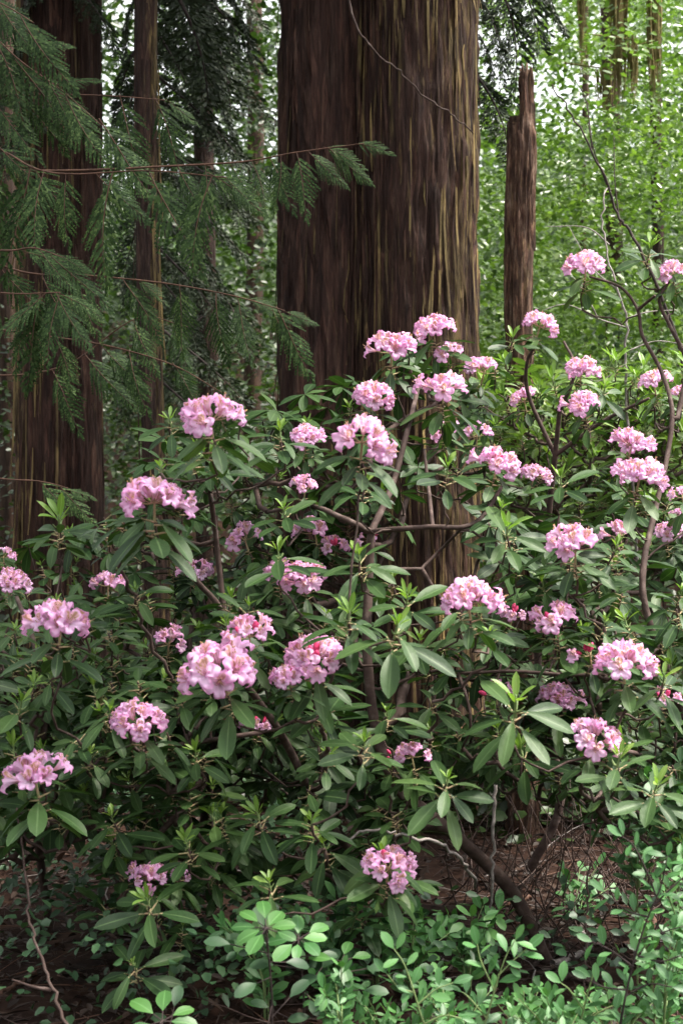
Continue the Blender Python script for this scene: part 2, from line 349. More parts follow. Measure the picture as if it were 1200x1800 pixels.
# ------------------------------------------------------------------ trees
def lobes(cs, TH):
    out = 0*TH
    for cx, cyy, r in cs:
        b = np.cos(TH)*cx+np.sin(TH)*cyy; disc = b*b-(cx*cx+cyy*cyy)+r*r
        out = np.maximum(out, np.where(disc >= 0, b+np.sqrt(np.maximum(disc, 0)), 0))
    return out
def needle_bough(L, width, droop, seed, mat=0, dens=1.0):
    """flat conifer bough: a stem along +Y that droops, side twigs, many short needle tufts hanging a little"""
    g = np.random.default_rng(seed); mb = MB()
    t = np.linspace(0, 1, 12); stem = np.stack([.06*L*np.sin(t*3+seed), L*t*(1-.12*droop*t), -droop*L*t*t*.5], -1)
    tube(mb, stem, .012*L+.003, .002, 5, 1)
    V = []
    ns = int(L/.036*dens)
    for k in range(ns):
        tt = (k+.6)/ns; p = np.array([np.interp(tt, t, stem[:, c]) for c in range(3)])
        for sd_ in (-1, 1):
            ln = width*(.35+.65*math.sin(math.pi*min(1, .25+.8*(1-tt))))*g.uniform(.55, 1.1)*(1.02-tt*.8)
            if ln < .03: continue
            d = nrm([sd_*g.uniform(.7, 1), g.uniform(.35, .9), -g.uniform(.0, .4)])
            m = max(2, int(ln/.017))
            for i in range(m):
                s_ = (i+.5)/m; c = p+d*ln*s_+np.array([0, 0, -.35*ln*s_*s_])
                for s2 in (-1, 1, -.5, .6):
                    n_ = nrm(d+s2*nrm(np.cross(d, [0, 0, 1]))*g.uniform(.5, 1.1)+np.array([0, 0, g.uniform(-.7, .1)]))
                    sz = g.uniform(.03, .055); wv = nrm(np.cross(n_, g.normal(size=3)))*sz*.16
                    V.append([c-wv*.5, c+n_*sz*.6-wv, c+n_*sz, c+n_*sz*.6+wv])
    V = np.array(V).reshape(-1, 3); mb.add(V, np.arange(len(V)).reshape(-1, 4), mat=0)
    return mb.mesh('needle_bough', ['hemlock', 'twig_dark'])
BOUGHS = [needle_bough(1.0, .34, d, s) for s, d in ((1, .5), (2, .8), (3, 1.1))]
def put_bough(parent, base, d, a, b, spin=0.0, width=1.0):
    """a needle bough from pixel a to pixel b at distance d"""
    p0 = P(*a, d); p1 = P(*b, d+RNG.uniform(-.5, .2)); v_ = p1-p0; L = np.linalg.norm(v_)
    R = frame_y(v_, [0.15*spin, -.35, 1.0]); S = np.diag([L*width, L, L])
    m = np.eye(4); m[:3, :3] = R@S; m[:3, 3] = p0-base
    return link('bough', BOUGHS[int(RNG.integers(3))], parent, Matrix(m.tolist()))
def crown_cloud(n, rad, z0, z1, seed, hole=None):
    """upper crown of a conifer, above the picture: drooping flat tufts"""
    g = np.random.default_rng(seed); a = g.uniform(0, 2*math.pi, n); r = rad*np.sqrt(g.uniform(.02, 1, n)); h = g.uniform(0, 1, n)
    z = z0+(z1-z0)*h; r = r*(1-.75*h)
    c = np.stack([r*np.cos(a), r*np.sin(a), z-.25*r], -1)
    d = np.stack([np.cos(a), np.sin(a), -.45+0*a], -1)+g.normal(0, .25, (n, 3)); d /= np.linalg.norm(d, axis=1, keepdims=True)
    s = np.cross(d, [0, 0, 1.])+g.normal(0, .2, (n, 3)); s /= np.linalg.norm(s, axis=1, keepdims=True)
    L = g.uniform(.18, .4, n)[:, None]; W = L*.3
    v = np.stack([c, c+d*L*.5-s*W, c+d*L, c+d*L*.5+s*W], 1).reshape(-1, 3)
    mb = MB(); mb.add(v, np.arange(4*n).reshape(-1, 4)); return mb.mesh('crown', ['hemlock'])

# the twin cedar in the middle
D = 6.5; K = .0004*D
bx = (652-600)*K; cb = np.array([bx, D, float(ground_z(bx, D))-.05])
LOB = [((731-652)*K, -.05, 97*K), ((566-652)*K, .03, 70*K), (.0, .04, 62*K)]
big_r = lambda TH, Z: lobes(LOB, TH)*(1+.16*np.exp(-np.maximum(Z, 0)/.5)-.004*np.maximum(Z-2, 0))
t = thing('cedar_tree', cb, 'massive cedar with two fused trunks of shaggy reddish bark streaked with golden moss', 'tree')
link('trunk', trunk_mesh('big_trunk', big_r, zrange(0, 5.2, 14, 400, 40), 560, .046, ['bark'],
     moss=lambda TH, Z: .48+.22*np.cos(TH)-.08*(np.cos(TH-2.6) > .3), seed=3, ridges=(52, 120), strips=1100), t)
for a, b, d in (((838, -70), (965, 70), 6.9), ((838, -20), (930, 120), 7.2), ((838, 120), (905, 215), 7.0), ((836, -120), (1040, 10), 7.4), ((836, -150), (990, -10), 7.0), ((838, 60), (890, 150), 7.3)):
    put_bough(t, cb, d, a, b)
link('crown', crown_cloud(2600, 2.6, 6.5, 13, 5), t)
# added bough, unseen above the picture, made up to shade the shrubs' lower left
gg = np.random.default_rng(17); n = 1000; c = np.stack([gg.uniform(.1, 1.6, n), gg.uniform(1.2, 4.6, n), gg.uniform(4.9, 5.6, n)], -1); c[:, 2] -= .12*(4.6-c[:, 1])
c = c[vnoise(c[:, 0]*1.6+9, c[:, 1]*1.6+9, 64, 5) > .27]; n = len(c)
dd = np.stack([gg.normal(0, .7, n), -np.ones(n), gg.normal(-.3, .2, n)], -1); dd /= np.linalg.norm(dd, axis=1, keepdims=True); ss = np.cross(dd, [0, 0, 1.]); L_ = gg.uniform(.16, .34, n)[:, None]
m_ = MB(); m_.add(np.stack([c, c+dd*L_*.5-ss*L_*.28, c+dd*L_, c+dd*L_*.5+ss*L_*.28], 1).reshape(-1, 3)-cb, np.arange(4*n).reshape(-1, 4))
for k in range(5): tube(m_, smooth_path([[0, 0, 5.6+.2*k], [.3+.25*k, -1.6, 5.4], [.1+.4*k, -3.2, 5.0], [.0+.5*k, -5.2, 4.4]], 6)+np.array([.1, 0, 0]), .05, .008, 6, 1)
link('bough', m_.mesh('added_shade_bough', ['hemlock', 'twig_dark']), t)

# the cedar at the left edge
D = 7.2; K = .0004*D; bx = (104-600)*K; cb = np.array([bx, D, float(ground_z(bx, D))-.05])
LOB2 = [(-.04, -.02, 56*K), (.055, .03, 50*K)]
t = thing('cedar_tree', cb, 'dark reddish cedar trunk behind the drooping cedar sprays, moss lit along its left edge', 'tree')
link('trunk', trunk_mesh('left_trunk', lambda TH, Z: lobes(LOB2, TH)*(1+.2*np.exp(-np.maximum(Z, 0)/.6)-.012*np.maximum(Z-1, 0)),
     zrange(0, 5.6, 13, 240, 30), 300, .026, ['bark'], moss=lambda TH, Z: .44-.3*np.cos(TH), seed=9, ridges=(40, 90), strips=500), t)
for a, b, d in (((90, -60), (-60, 70), 7.0), ((120, -40), (240, 60), 7.0), ((120, 60), (215, 150), 7.2), ((100, 180), (-20, 260), 6.9)):
    put_bough(t, cb, d, a, b)
link('crown', crown_cloud(2200, 2.6, 5.4, 11, 6), t)

# the slim dark hemlock with the drooping dark boughs
D = 6.4; K = .0004*D; bx = (276-600)*K; cb = np.array([bx, D, float(ground_z(bx, D))-.05])
t = thing('hemlock_tree', cb, 'slim dark hemlock with drooping needle boughs between the two cedars', 'tree')
link('trunk', trunk_mesh('slim_trunk', lambda TH, Z: 18.5*K*(1.15-.05*Z)+0*TH, zrange(0, 5, 10, 160, 20), 90, .008, ['bark_dark'],
     moss=lambda TH, Z: .42+.3*np.cos(TH+.3), seed=21, ridges=(22, 46), strips=60, sway=lambda Z: (-.012*Z+.012*np.sin(Z*1.7), 0*Z)), t)
for a, b, d in (((272, -80), (430, 40), 7.6), ((272, -40), (470, 70), 7.9), ((272, 10), (420, 130), 7.8), ((272, 60), (480, 190), 8.2), ((272, 120), (440, 235), 8.0),
                ((272, 170), (480, 250), 8.6), ((266, -40), (160, 60), 7.2), ((266, 60), (170, 175), 7.5), ((272, 230), (380, 330), 8.4), ((272, -120), (500, -10), 7.9),
                ((272, -100), (380, 90), 7.3), ((272, 30), (350, 140), 7.5), ((272, -60), (490, 20), 8.4), ((266, 130), (200, 230), 7.9), ((272, 420), (400, 520), 8.6), ((272, 520), (420, 610), 8.2), ((266, 600), (180, 690), 8.2),
                ((272, 320), (470, 420), 9.0), ((272, 470), (350, 560), 7.6), ((272, -20), (440, 60), 9.0), ((272, 250), (430, 300), 7.8), ((272, 300), (490, 350), 8.8), ((272, 380), (460, 470), 8.0), ((266, 330), (170, 430), 8.4), ((266, 430), (180, 520), 8.6), ((272, 450), (490, 500), 9.4), ((266, 230), (150, 300), 8.4), ((272, 560), (440, 660), 8.8), ((272, 650), (400, 740), 8.4), ((272, 90), (500, 120), 9.2)):
    put_bough(t, cb, d, a, b, U(-1, 1), U(.9, 1.4))
link('crown', crown_cloud(1800, 2.2, 5.2, 10, 8), t)

# trunks farther back
def far_tree(px, d, wpx, label, seed, mat='bark_far', lean=0.0, top=14, boughs=0, name='forest_tree'):
    K = .0004*d; bx = (px-600)*K; b = np.array([bx, d, float(ground_z(bx, d))-.1]); r = wpx*K/2
    t = thing(name, b, label, 'tree', 'tree trunks farther back in the wood')
    link('trunk', trunk_mesh('far_trunk', lambda TH, Z: r*(1.2-.03*Z)*(1+.3*np.exp(-np.maximum(Z, 0)/.4))+0*TH, np.linspace(0, top, 90), 56, r*.18, [mat],
         seed=seed, ridges=(14, 30), sway=lambda Z: (lean*Z+.02*np.sin(Z+seed), 0*Z)), t)
    for k in range(boughs):
        y = U(-80, 620); sgn = 1 if RNG.random() < .5 else -1
        put_bough(t, b, d+U(-.4, .4), (px, y), (px+sgn*U(60, 150), y+U(40, 110)), U(-1, 1), 1.2)
    return t
far_tree(360, 9.5, 30, 'dark trunk just behind and right of the slim hemlock', 31, 'bark_dark', boughs=8, top=10)
far_tree(446, 14, 26, 'thin pale brown trunk just left of the twin cedar', 35, top=10)
far_tree(14, 10, 30, 'pale mossy trunk at the left edge of the wood', 38, boughs=3, top=10)
far_tree(1022, 15, 11, 'thin yellowish mossy stem rising against the sky at upper right', 41, lean=.004, top=12)
far_tree(1082, 12.5, 26, 'pale mossy trunk at upper right hung with brown moss', 42, lean=-.01, top=12)
far_tree(1150, 11.5, 18, 'slim dark trunk at upper right behind hanging moss', 43, 'bark_dark', lean=.004, top=10)

# broken snag
D = 5.9; K = .0004*D; bx = (917-600)*K; b = np.array([bx, D, float(ground_z(bx, D))-.05])
t = thing('broken_snag', b, 'weathered reddish broken snag with a tall splinter at its top right', 'dead tree')
nu, nz = 96, 260; th = np.linspace(0, 2*math.pi, nu, endpoint=False)
ztl = CAM_H+(900-203)*K-b[2]; ztr = CAM_H+(900-112)*K-b[2]
zs = np.concatenate([np.linspace(0, ztl-.2, nz-90), np.linspace(ztl-.195, ztr, 90)]); mb = MB(); TH, Z = np.meshgrid(th, zs)
tt = TH/(2*math.pi)
r = 21.5*K*(1+.14*np.exp(-Z/.4)-.03*(Z-1.5)/1.5+.06*np.sin(Z*3.1))*(1+.42*(vnoise(tt*9, Z*2.2, 9, 71)-.5)+.40*(1-np.abs(2*vnoise(tt*22, Z*2.2, 22, 72)-1)-.5)+.12*vnoise(tt*32, Z*16, 32, 73))
X, Y = r*np.cos(TH), r*np.sin(TH)
lt = ztl-.10*np.random.default_rng(4).random(nu)[None]*np.ones_like(Z)
split = -.007+.005*np.sin(Z*9)
X = np.where((Z > lt) & (X < split), split+.004*np.sin(TH*5+Z*30), X)
Zj = Z-np.clip((Z-ztr+.09)/.09, 0, 1)*.09*np.random.default_rng(8).random(nu)[None]
tap = np.clip((ztr-Z)/.2, .85, 1); X = np.where(Z > ztl, split+(X-split)*tap**.5, X)
v = np.stack([X+.012*np.sin(Z*2.1), Y, Zj], -1).reshape(-1, 3); n_ = len(zs); i = np.arange(n_-1)[:, None]*nu; j = np.arange(nu)[None]; k = (j+1) % nu
q = np.stack([i+j, i+k, i+nu+k, i+nu+j], -1).reshape(-1, 4); v = np.concatenate([v, [v[-nu:].mean(0)]])
mb.add(v, q, [[(n_-1)*nu+jj, (n_-1)*nu+(jj+1) % nu, n_*nu] for jj in range(nu)], moss=np.full(len(v), .5))
link('trunk', mb.mesh('snag', ['snag']), t)
for k in range(11):                                    # loose splinters of wood standing off it
    a = U(-2.9, -.2); z0 = U(.9, 2.5) if k < 3 else U(2.45, 2.7); ln = U(.12, .4); m = MB(); rr = 22*K
    p = np.array([[rr*math.cos(a+.05*s*k), rr*math.sin(a+.05*s*k)-.004*s, z0+ln*s] for s in np.linspace(0, 1, 5)])
    tube(m, p, .005, .0015, 4); link('splinter', m.mesh('splinter', ['snag']), t)

# ------------------------------------------------------------------ leaf masses behind
def leaf_cloud(mb, c, nml, along, L, W, fold=.15, mat=0):
    n = len(c); nml = nml/np.linalg.norm(nml, axis=1, keepdims=True)
    a = along-(along*nml).sum(1, keepdims=True)*nml; a /= np.linalg.norm(a, axis=1, keepdims=True)+1e-9
    s = np.cross(a, nml); L = L[:, None]; W = W[:, None]*.5; up = nml*W*fold*2
    v = np.stack([c, c+a*L*.32-s*W+up, c+a*L*.72-s*W*.75+up*.7, c+a*L, c+a*L*.72+s*W*.75+up*.7, c+a*L*.32+s*W+up], 1).reshape(-1, 3)
    i = np.arange(n)[:, None]*6
    mb.add(v, np.concatenate([i+np.array([[0, 3, 2, 1]]), i+np.array([[0, 5, 4, 3]])]), mat=mat)
def sprays(mb, centres, g, per, rad, L, flat=.35, mat=0, asp=.62, tilt=.45, twig_mat=None):
    """clusters of leaves in flat sprays round each centre, as on a broadleaf shrub's side twigs"""
    n = len(centres); c = np.repeat(centres, per, 0); m = len(c)
    o_ = g.normal(0, 1, (m, 3))*np.array([1, 1, flat])*rad
    ax = np.repeat(g.normal(0, 1, (n, 3))*np.array([1, 1, .2]), per, 0)
    nm = np.repeat(g.normal(0, tilt, (n, 3)), per, 0)+np.array([0, -.25, 1.0])+g.normal(0, .35, (m, 3))
    leaf_cloud(mb, c+o_, nm, ax+o_/rad*.6+g.normal(0, .4, (m, 3)), g.uniform(.7, 1.25, m)*L, g.uniform(.7, 1.2, m)*L*asp, mat=mat)
def px_cloud(g, n, x0, x1, y0, y1, d0, d1, keep=None):
    px = g.uniform(x0, x1, n); py = g.uniform(y0, y1, n); d = g.uniform(d0, d1, n)
    if keep is not None:
        k = keep(px, py, d, g); px, py, d = px[k], py[k], d[k]
    p = np.stack([(px-600)*.0004*d, d, CAM_H-(py-900)*.0004*d], -1)
    return p[p[:, 2] > ground_z(p[:, 0], p[:, 1])+.05]
def gaps(holes, base, soft=26, seed=3, amp=1.3):
    def f(px, py, d, g):
        pr = np.full(len(px), base)+(vnoise((px+900)/90, (py+900)/70, 200, seed)-.5)*amp
        for hx, hy, r in holes: pr -= 1.6*np.clip((r-np.hypot(px-hx, py-hy))/soft+.5, 0, 1)
        return g.random(len(px)) < pr
    return f
g = np.random.default_rng(77)
SKY_R = [(890, 100, 40), (1050, 85, 22), (1045, 130, 26), (1015, 205, 22), (1065, 40, 22), (960, 30, 18), (1000, 235, 14), (910, 70, 22)]
SKY_L = [(215, 8, 18), (235, 15, 18), (192, 68, 16), (210, 95, 10), (228, 212, 14), (452, 8, 26), (432, 90, 8), (465, 95, 10), (405, 240, 12), (236, 150, 10), (460, 170, 10), (455, 20, 30), (430, 12, 18)]
SKY_L = [(x, y, r+1) for x, y, r in SKY_L]
mb = MB()
sprays(mb, px_cloud(g, 3000, 800, 1500, -160, 720, 8.2, 12.5, gaps(SKY_R, .62, amp=2.4)), g, 15, .16, .054, tilt=.7)
sprays(mb, px_cloud(g, 900, 800, 1600, 190, 720, 7.2, 9.0, gaps([], .40, amp=2.4, seed=6)), g, 14, .12, .036, tilt=.7)
sprays(mb, px_cloud(g, 2200, 800, 1600, -120, 900, 12, 19, gaps(SKY_R, .98)), g, 15, .24, .08, tilt=.7)
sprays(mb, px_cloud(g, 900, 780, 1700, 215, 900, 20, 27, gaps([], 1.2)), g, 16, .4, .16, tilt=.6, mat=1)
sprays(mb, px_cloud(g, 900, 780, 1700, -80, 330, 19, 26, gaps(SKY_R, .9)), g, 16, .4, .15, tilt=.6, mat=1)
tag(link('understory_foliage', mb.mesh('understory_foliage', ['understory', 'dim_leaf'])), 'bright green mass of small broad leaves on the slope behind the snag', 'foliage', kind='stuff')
mb = MB()
sprays(mb, px_cloud(g, 2300, -300, 560, -160, 900, 10.5, 17, gaps(SKY_L, .86, seed=8)), g, 16, .2, .075)
sprays(mb, px_cloud(g, 1500, -300, 560, -60, 1000, 17, 26, gaps(SKY_L, 1.0, seed=9)), g, 18, .34, .11)
sprays(mb, px_cloud(g, 500, -300, 560, 560, 1300, 7.4, 10.5, gaps([], .75, seed=5)), g, 16, .15, .05)
sprays(mb, px_cloud(g, 1100, -300, 560, -120, 420, 16, 24, gaps(SKY_L, 1.15, seed=12)), g, 16, .28, .10)
tag(link('woodland_foliage', mb.mesh('woodland_foliage', ['shade_tint_leaf'])), 'dim green mass of leaves deep in the wood between the left trunks', 'foliage', kind='stuff')
# undergrowth on the floor and the slope behind
mb = MB(); n = 5200
x = g.uniform(-1, 1, n); y = 6.0+55*g.random(n)**2.0; x = x*(.45*y+1.5); z = ground_z(x, y)+g.uniform(.02, .9, n)*np.clip((y-4)/6, .25, 1.6)
sprays(mb, np.stack([x, y, z], -1), g, 13, .17, .075, flat=.5)
tag(link('slope_undergrowth', mb.mesh('slope_undergrowth', ['shade_tint_leaf'])), 'low leafy undergrowth covering the forest floor and the slope behind', 'undergrowth', kind='stuff')
# far slope: larger leaf masses so that nothing of the bare slope shows
mb = MB(); n = 5200; y = g.uniform(24, 64, n); x = g.uniform(-1, 1, n)*(.36*y+2); z = ground_z(x, y)+g.uniform(0, 2.3, n)
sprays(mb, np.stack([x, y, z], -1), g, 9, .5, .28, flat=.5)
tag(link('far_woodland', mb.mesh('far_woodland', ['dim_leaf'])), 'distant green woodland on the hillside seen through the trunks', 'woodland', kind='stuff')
# the wood all round the clearing, beside and behind the camera too
mb = MB(); n = 5200; a = g.uniform(0, 2*math.pi, n); r = g.uniform(9, 15, n); x = r*np.sin(a); y = r*np.cos(a)
keep = ~((y > 4) & (np.abs(x) < 5.5)); z = ground_z(x, y)+g.uniform(.1, 8.5, n)*np.where(x > 3, .8, 1)
sprays(mb, np.stack([x, y, z], -1)[keep], g, 10, .5, .26, flat=.6)
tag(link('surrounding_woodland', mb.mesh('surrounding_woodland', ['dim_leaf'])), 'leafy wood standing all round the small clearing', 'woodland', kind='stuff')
# dead leaves and needles on the floor
mb = MB(); n = 9000; x = g.uniform(-2.2, 2.4, n); y = g.uniform(2.9, 8.5, n); z = ground_z(x, y)+g.uniform(.004, .02, n)
leaf_cloud(mb, np.stack([x, y, z], -1), g.normal(0, .35, (n, 3))+np.array([0, 0, 1]), g.normal(0, 1, (n, 3)), g.uniform(.02, .07, n), g.uniform(.008, .03, n), .3)
n = 26000; x = g.uniform(-2.2, 2.4, n); y = g.uniform(2.9, 7.5, n); z = ground_z(x, y)+g.uniform(.003, .016, n)
leaf_cloud(mb, np.stack([x, y, z], -1), g.normal(0, .4, (n, 3))+np.array([0, 0, 1]), g.normal(0, 1, (n, 3)), g.uniform(.015, .05, n), g.uniform(.0015, .004, n), .2)
tag(link('leaf_litter', mb.mesh('leaf_litter', ['litter'])), 'reddish brown dead leaves littering the ground under the shrubs', 'leaf litter', kind='stuff')

mb = MB()
for k in range(620):
    x, y = g.uniform(-1.6, 1.8), g.uniform(3.2, 6.2)
    if k > 420: x, y = g.uniform(.35, 1.25), g.uniform(3.9, 5.3)
    L = g.uniform(.06, .4); a = g.uniform(0, 6.28); m = 5; s = np.linspace(-.5, .5, m)
    X = x+L*s*math.cos(a)+.02*np.sin(s*5+k); Y = y+L*s*math.sin(a); h = g.uniform(0, .5)**2*L if k < 470 else g.uniform(.1, .45)
    tube(mb, np.stack([X, Y, ground_z(X, Y)+.006+np.linspace(0, h, m)], -1), g.uniform(.0012, .004), .001, 4, int(g.choice([0, 0, 0, 2, 2, 1])) if k < 420 else 0)
tag(link('twig_litter', mb.mesh('twig_litter', ['twig', 'twig_grey', 'twig_red'])), 'thin dead twigs strewn over the brown forest floor', 'twigs', kind='stuff')

# hanging moss at upper right
def moss_drape(top, bot, d, wpx, n, label, seed):
    g = np.random.default_rng(seed); K = .0004*d; p0 = P(*top, d); mb = MB(); t = thing('hanging_moss', p0, label, 'moss', 'moss curtains hanging at upper right')
    H = (bot-top[1])*K; br = MB(); tube(br, smooth_path([[-.25, .05, .05], [0, 0, 0], [wpx*K*.6, .02, -.02], [wpx*K*.9+.1, .05, .03]], 4), .006, .003, 5)
    link('branch', br.mesh('moss_branch', ['moss']), t)
    for _ in range(int(n*2.2)):
        x0 = g.normal(0, .2)*wpx*K; y0 = g.normal(0, .05); ln = H*g.uniform(.05, 1.0)**.8; m = 7; s = np.linspace(0, 1, m)
        xx = x0*(1-.35*s)+.012*np.sin(s*6+g.uniform(0, 6))*s; w_ = .016*np.sin(np.clip(.25+s*2.9, 0, math.pi))*g.uniform(.12, .42)+.0008
        yy = y0+.01*np.sin(s*5+g.uniform(0, 6)); zz = -ln*s
        a = g.uniform(0, math.pi); dx, dy = math.cos(a), math.sin(a)
        v = np.concatenate([np.stack([xx-w_*dx, yy-w_*dy, zz], -1), np.stack([xx+w_*dx, yy+w_*dy, zz], -1)]); i = np.arange(m-1)
        mb.add(v, np.stack([i, i+1, m+i+1, m+i], -1))
    link('strands', mb.mesh('strands', ['moss']), t)
moss_drape((1085, -60), 205, 9.2, 44, 60, 'longest and widest curtain of yellow brown moss at the top right', 1)
moss_drape((1112, 70), 192, 9.0, 22, 26, 'narrow brown moss clump just right of the longest moss curtain', 2)
moss_drape((1060, 120), 210, 9.3, 30, 26, 'short ragged moss clump left of the longest moss curtain', 3)
moss_drape((1150, -60), 190, 9.1, 34, 50, 'dark tapering moss curtain by the slim dark trunk', 4)
moss_drape((1022, -60), 150, 9.4, 14, 24, 'thin pale moss strip on the yellowish stem', 5)

# ------------------------------------------------------------------ cedar boughs hanging in from the left
def frond(L, W, seed):
    """one flat drooping cedar spray: alternate side twiglets edged with scale-leaf lobes, axis along +Y, face +Z"""
    g = np.random.default_rng(seed); mb = MB(); n = 12
    curve = lambda s: np.array([.05*L*math.sin(3*s+seed), L*s, -.16*L*s*s])
    tube(mb, [curve(s) for s in np.linspace(0, 1, 8)], .0016, .0008, 4, 1)
    V = []
    def lobes_(p0, d, ln, up):
        m = max(3, int(ln/.0075)); side = nrm(np.cross(d, up)); dr = -up*.22*ln
        x = side*.0030; md = p0+d*ln*.55+dr*.3; V.append([p0-x*.6, p0+x*.6, md+x, md-x]); V.append([md-x, md+x, p0+d*ln+dr+x*.15, p0+d*ln+dr-x*.15])
        for i in range(m):
            s = (i+.6)/m; c = p0+d*ln*s+dr*s*s; l2 = .0105*(1.15-.55*s)*g.uniform(.8, 1.25)
            for sg in (-1, 1):
                e = nrm(d+sg*side*g.uniform(.40, .58)-up*g.uniform(0, .25)); y = nrm(np.cross(e, up))*l2*.22
                V.append([c, c+e*l2*.5-y, c+e*l2, c+e*l2*.5+y])
    for i in range(n):
        s = .08+.9*(i+.5)/n; prof = (math.sin(math.pi*min(1., .24+.76*s**.8))**.8)*(.55+.45*(1-s))
        for sg in (-1, 1):
            if g.random() < .07: continue
            ln = W*prof*g.uniform(.8, 1.12)+.012; p0 = curve(s+sg*.016)
            lobes_(p0, nrm([sg*.8, 1.0+.5*s, -.10+g.normal(0, .10)]), ln, nrm([sg*g.normal(.1, .15), .1, 1]))
    lobes_(curve(.97), np.array([0, 1., -.2]), .03, np.array([0, 0, 1.]))
    V = np.array(V).reshape(-1, 3); mb.add(V, np.arange(len(V)).reshape(-1, 4), mat=0)
    return mb.mesh('spray', ['cedar_spray', 'twig_red'])
FRONDS = [frond(.22, U(.074, .094), 100+k) for k in range(8)]
D = 5.0; CT = np.array([(-330-600)*.0004*D, D, 0.]); CT[2] = float(ground_z(CT[0], CT[1]))-.05
ctree = thing('young_cedar', CT, 'green cedar reaching drooping flat sprays across the left of the picture', 'tree')
link('trunk', trunk_mesh('young_trunk', lambda TH, Z: .11*(1.1-.08*Z)+0*TH, np.linspace(0, 6, 120), 90, .012, ['bark'], seed=61, ridges=(20, 44)), ctree)
def cedar_bough(path, d0, d1, sprays_, r=.0045):
    """path in picture points; sprays_: (fraction along, hang direction in the picture, length in px[, depth nudge])"""
    n = len(path); pts = [P(x, y, d0+(d1-d0)*i/(n-1)) for i, (x, y) in enumerate(path)]
    pts = [CT+np.array([0, 0, max(.6, pts[0][2]-CT[2]+.12)])]+pts
    sp = smooth_path(pts, 8); mb = MB(); tube(mb, sp-CT, r, .0014, 6, 0, .15)
    bo = link('bough', mb.mesh('bough', ['twig_red']), ctree)
    path_only = sp[8:]
    for it in sprays_:
        f, ang, ln = it[:3]; i = f*(len(path_only)-1); k = min(int(i), len(path_only)-2); p = path_only[k]+(path_only[k+1]-path_only[k])*(i-k)
        dd = p[1]; a = R_(ang); L = ln*.0004*dd
        y = nrm([math.cos(a), U(-.35, .15), -math.sin(a)]); nn = nrm([U(-.3, .3), -1, U(.25, .9)])
        s = L/.22; link('spray', FRONDS[int(RNG.integers(8))], bo, mat4(frame_y(y, nn), p-CT+np.array([0, -.004, 0]), s))
def auto(n, a0, a1, l0, l1, f0=.05, f1=1.0):
    n = max(2, round(n*.41)); return [(f0+(f1-f0)*(k+U(.2, .8))/n, U(a0, a1), U(l0, l1)*1.25) for k in range(n)]
cedar_bough([(-150, 190), (0, 262), (62, 296), (130, 306), (260, 300), (398, 312)], 4.3, 4.0, auto(20, 60, 105, 95, 165)+auto(9, 25, 55, 80, 120)+[(1, 40, 90)])
cedar_bough([(-100, 300), (120, 300), (300, 292), (430, 284), (520, 268), (640, 252)], 4.4, 4.1, [(.62, 70, 95), (.68, 60, 110), (.74, 95, 100), (.79, 75, 120), (.84, 40, 90), (.9, 35, 95), (.97, 12, 70), (.88, 20, 80), (.55, 50, 90), (.48, 75, 90), (.42, 60, 100)], .005)
cedar_bough([(-120, 20), (-20, 60), (40, 110), (110, 160), (190, 230)], 4.6, 4.3, auto(14, 30, 70, 90, 150)+auto(6, -10, 25, 60, 100))
cedar_bough([(-140, 150), (0, 168), (90, 166), (200, 169), (290, 176)], 4.6, 4.4, auto(12, 40, 75, 90, 140)+[(1, 30, 70)], .005)
cedar_bough([(-180, -40), (-60, -20), (10, 10), (60, 40)], 4.5, 4.3, auto(9, 30, 70, 90, 150))
cedar_bough([(-180, 460), (-60, 505), (20, 516), (106, 514)], 3.9, 3.7, auto(9, 80, 130, 110, 160, .3)+[(.98, 55, 120), (1, 30, 90), (.99, 95, 130), (.9, 140, 120)])
cedar_bough([(-150, 420), (0, 440), (60, 436), (110, 452)], 4.0, 3.9, auto(7, 10, 60, 70, 110, .45)+[(1, 25, 60)])
cedar_bough([(-100, 430), (40, 478), (150, 484), (290, 498), (410, 520), (500, 546)], 4.7, 4.3, auto(20, 45, 85, 70, 115, .1)+auto(6, 0, 30, 50, 80, .4)+[(1, 20, 60), (.95, 60, 80)])
cedar_bough([(-120, 560), (60, 588), (180, 606), (300, 640), (390, 690)], 4.9, 4.6, auto(12, 40, 75, 70, 110, .25), .005)
cedar_bough([(-150, 800), (-20, 838), (70, 846), (120, 858)], 4.8, 4.6, auto(4, 10, 50, 60, 90, .5)+[(1, 20, 50)], .005)
cedar_bough([(-150, 640), (0, 660), (120, 640), (240, 560), (330, 575)], 5.0, 4.8, auto(9, 40, 85, 70, 110, .35), .005)

# ------------------------------------------------------------------ rhododendrons: leaves and flowers
def whorl_mesh(n, L, droop, seed, spread=1.0, mats=('old_leaf', 'pedicel')):
    """a ring of old leaves round a shoot tip, axis +Z"""
    mb = MB(); g = np.random.default_rng(seed)
    for k in range(n):
        a = 2*math.pi*(k*.382+g.uniform(-.04, .04)); e = R_(g.uniform(-8, 22)-droop*g.uniform(.6, 1.4))
        l_ = L*g.uniform(.72, 1.12); v, q, uv = leaf(l_, l_*g.uniform(.27, .35), g.uniform(.15, .6), g.uniform(.05, .32), 9, 4, 0, (.60, .9), .012)
        R = rot('z', a) @ rot('x', e) @ rot('y', g.uniform(-.35, .35)); h = -.012*k/2
        base = np.array([0, 0, h])+rot('z', a) @ np.array([0, .014, 0])
        mb.add(v @ R.T+base, q, mat=0, uv=uv)
        tube(mb, [[0, 0, h-.008], base+R @ np.array([0, .012, .0])], .0022, .0018, 4, 1)
    return mb.mesh('leaf_whorl', list(mats))
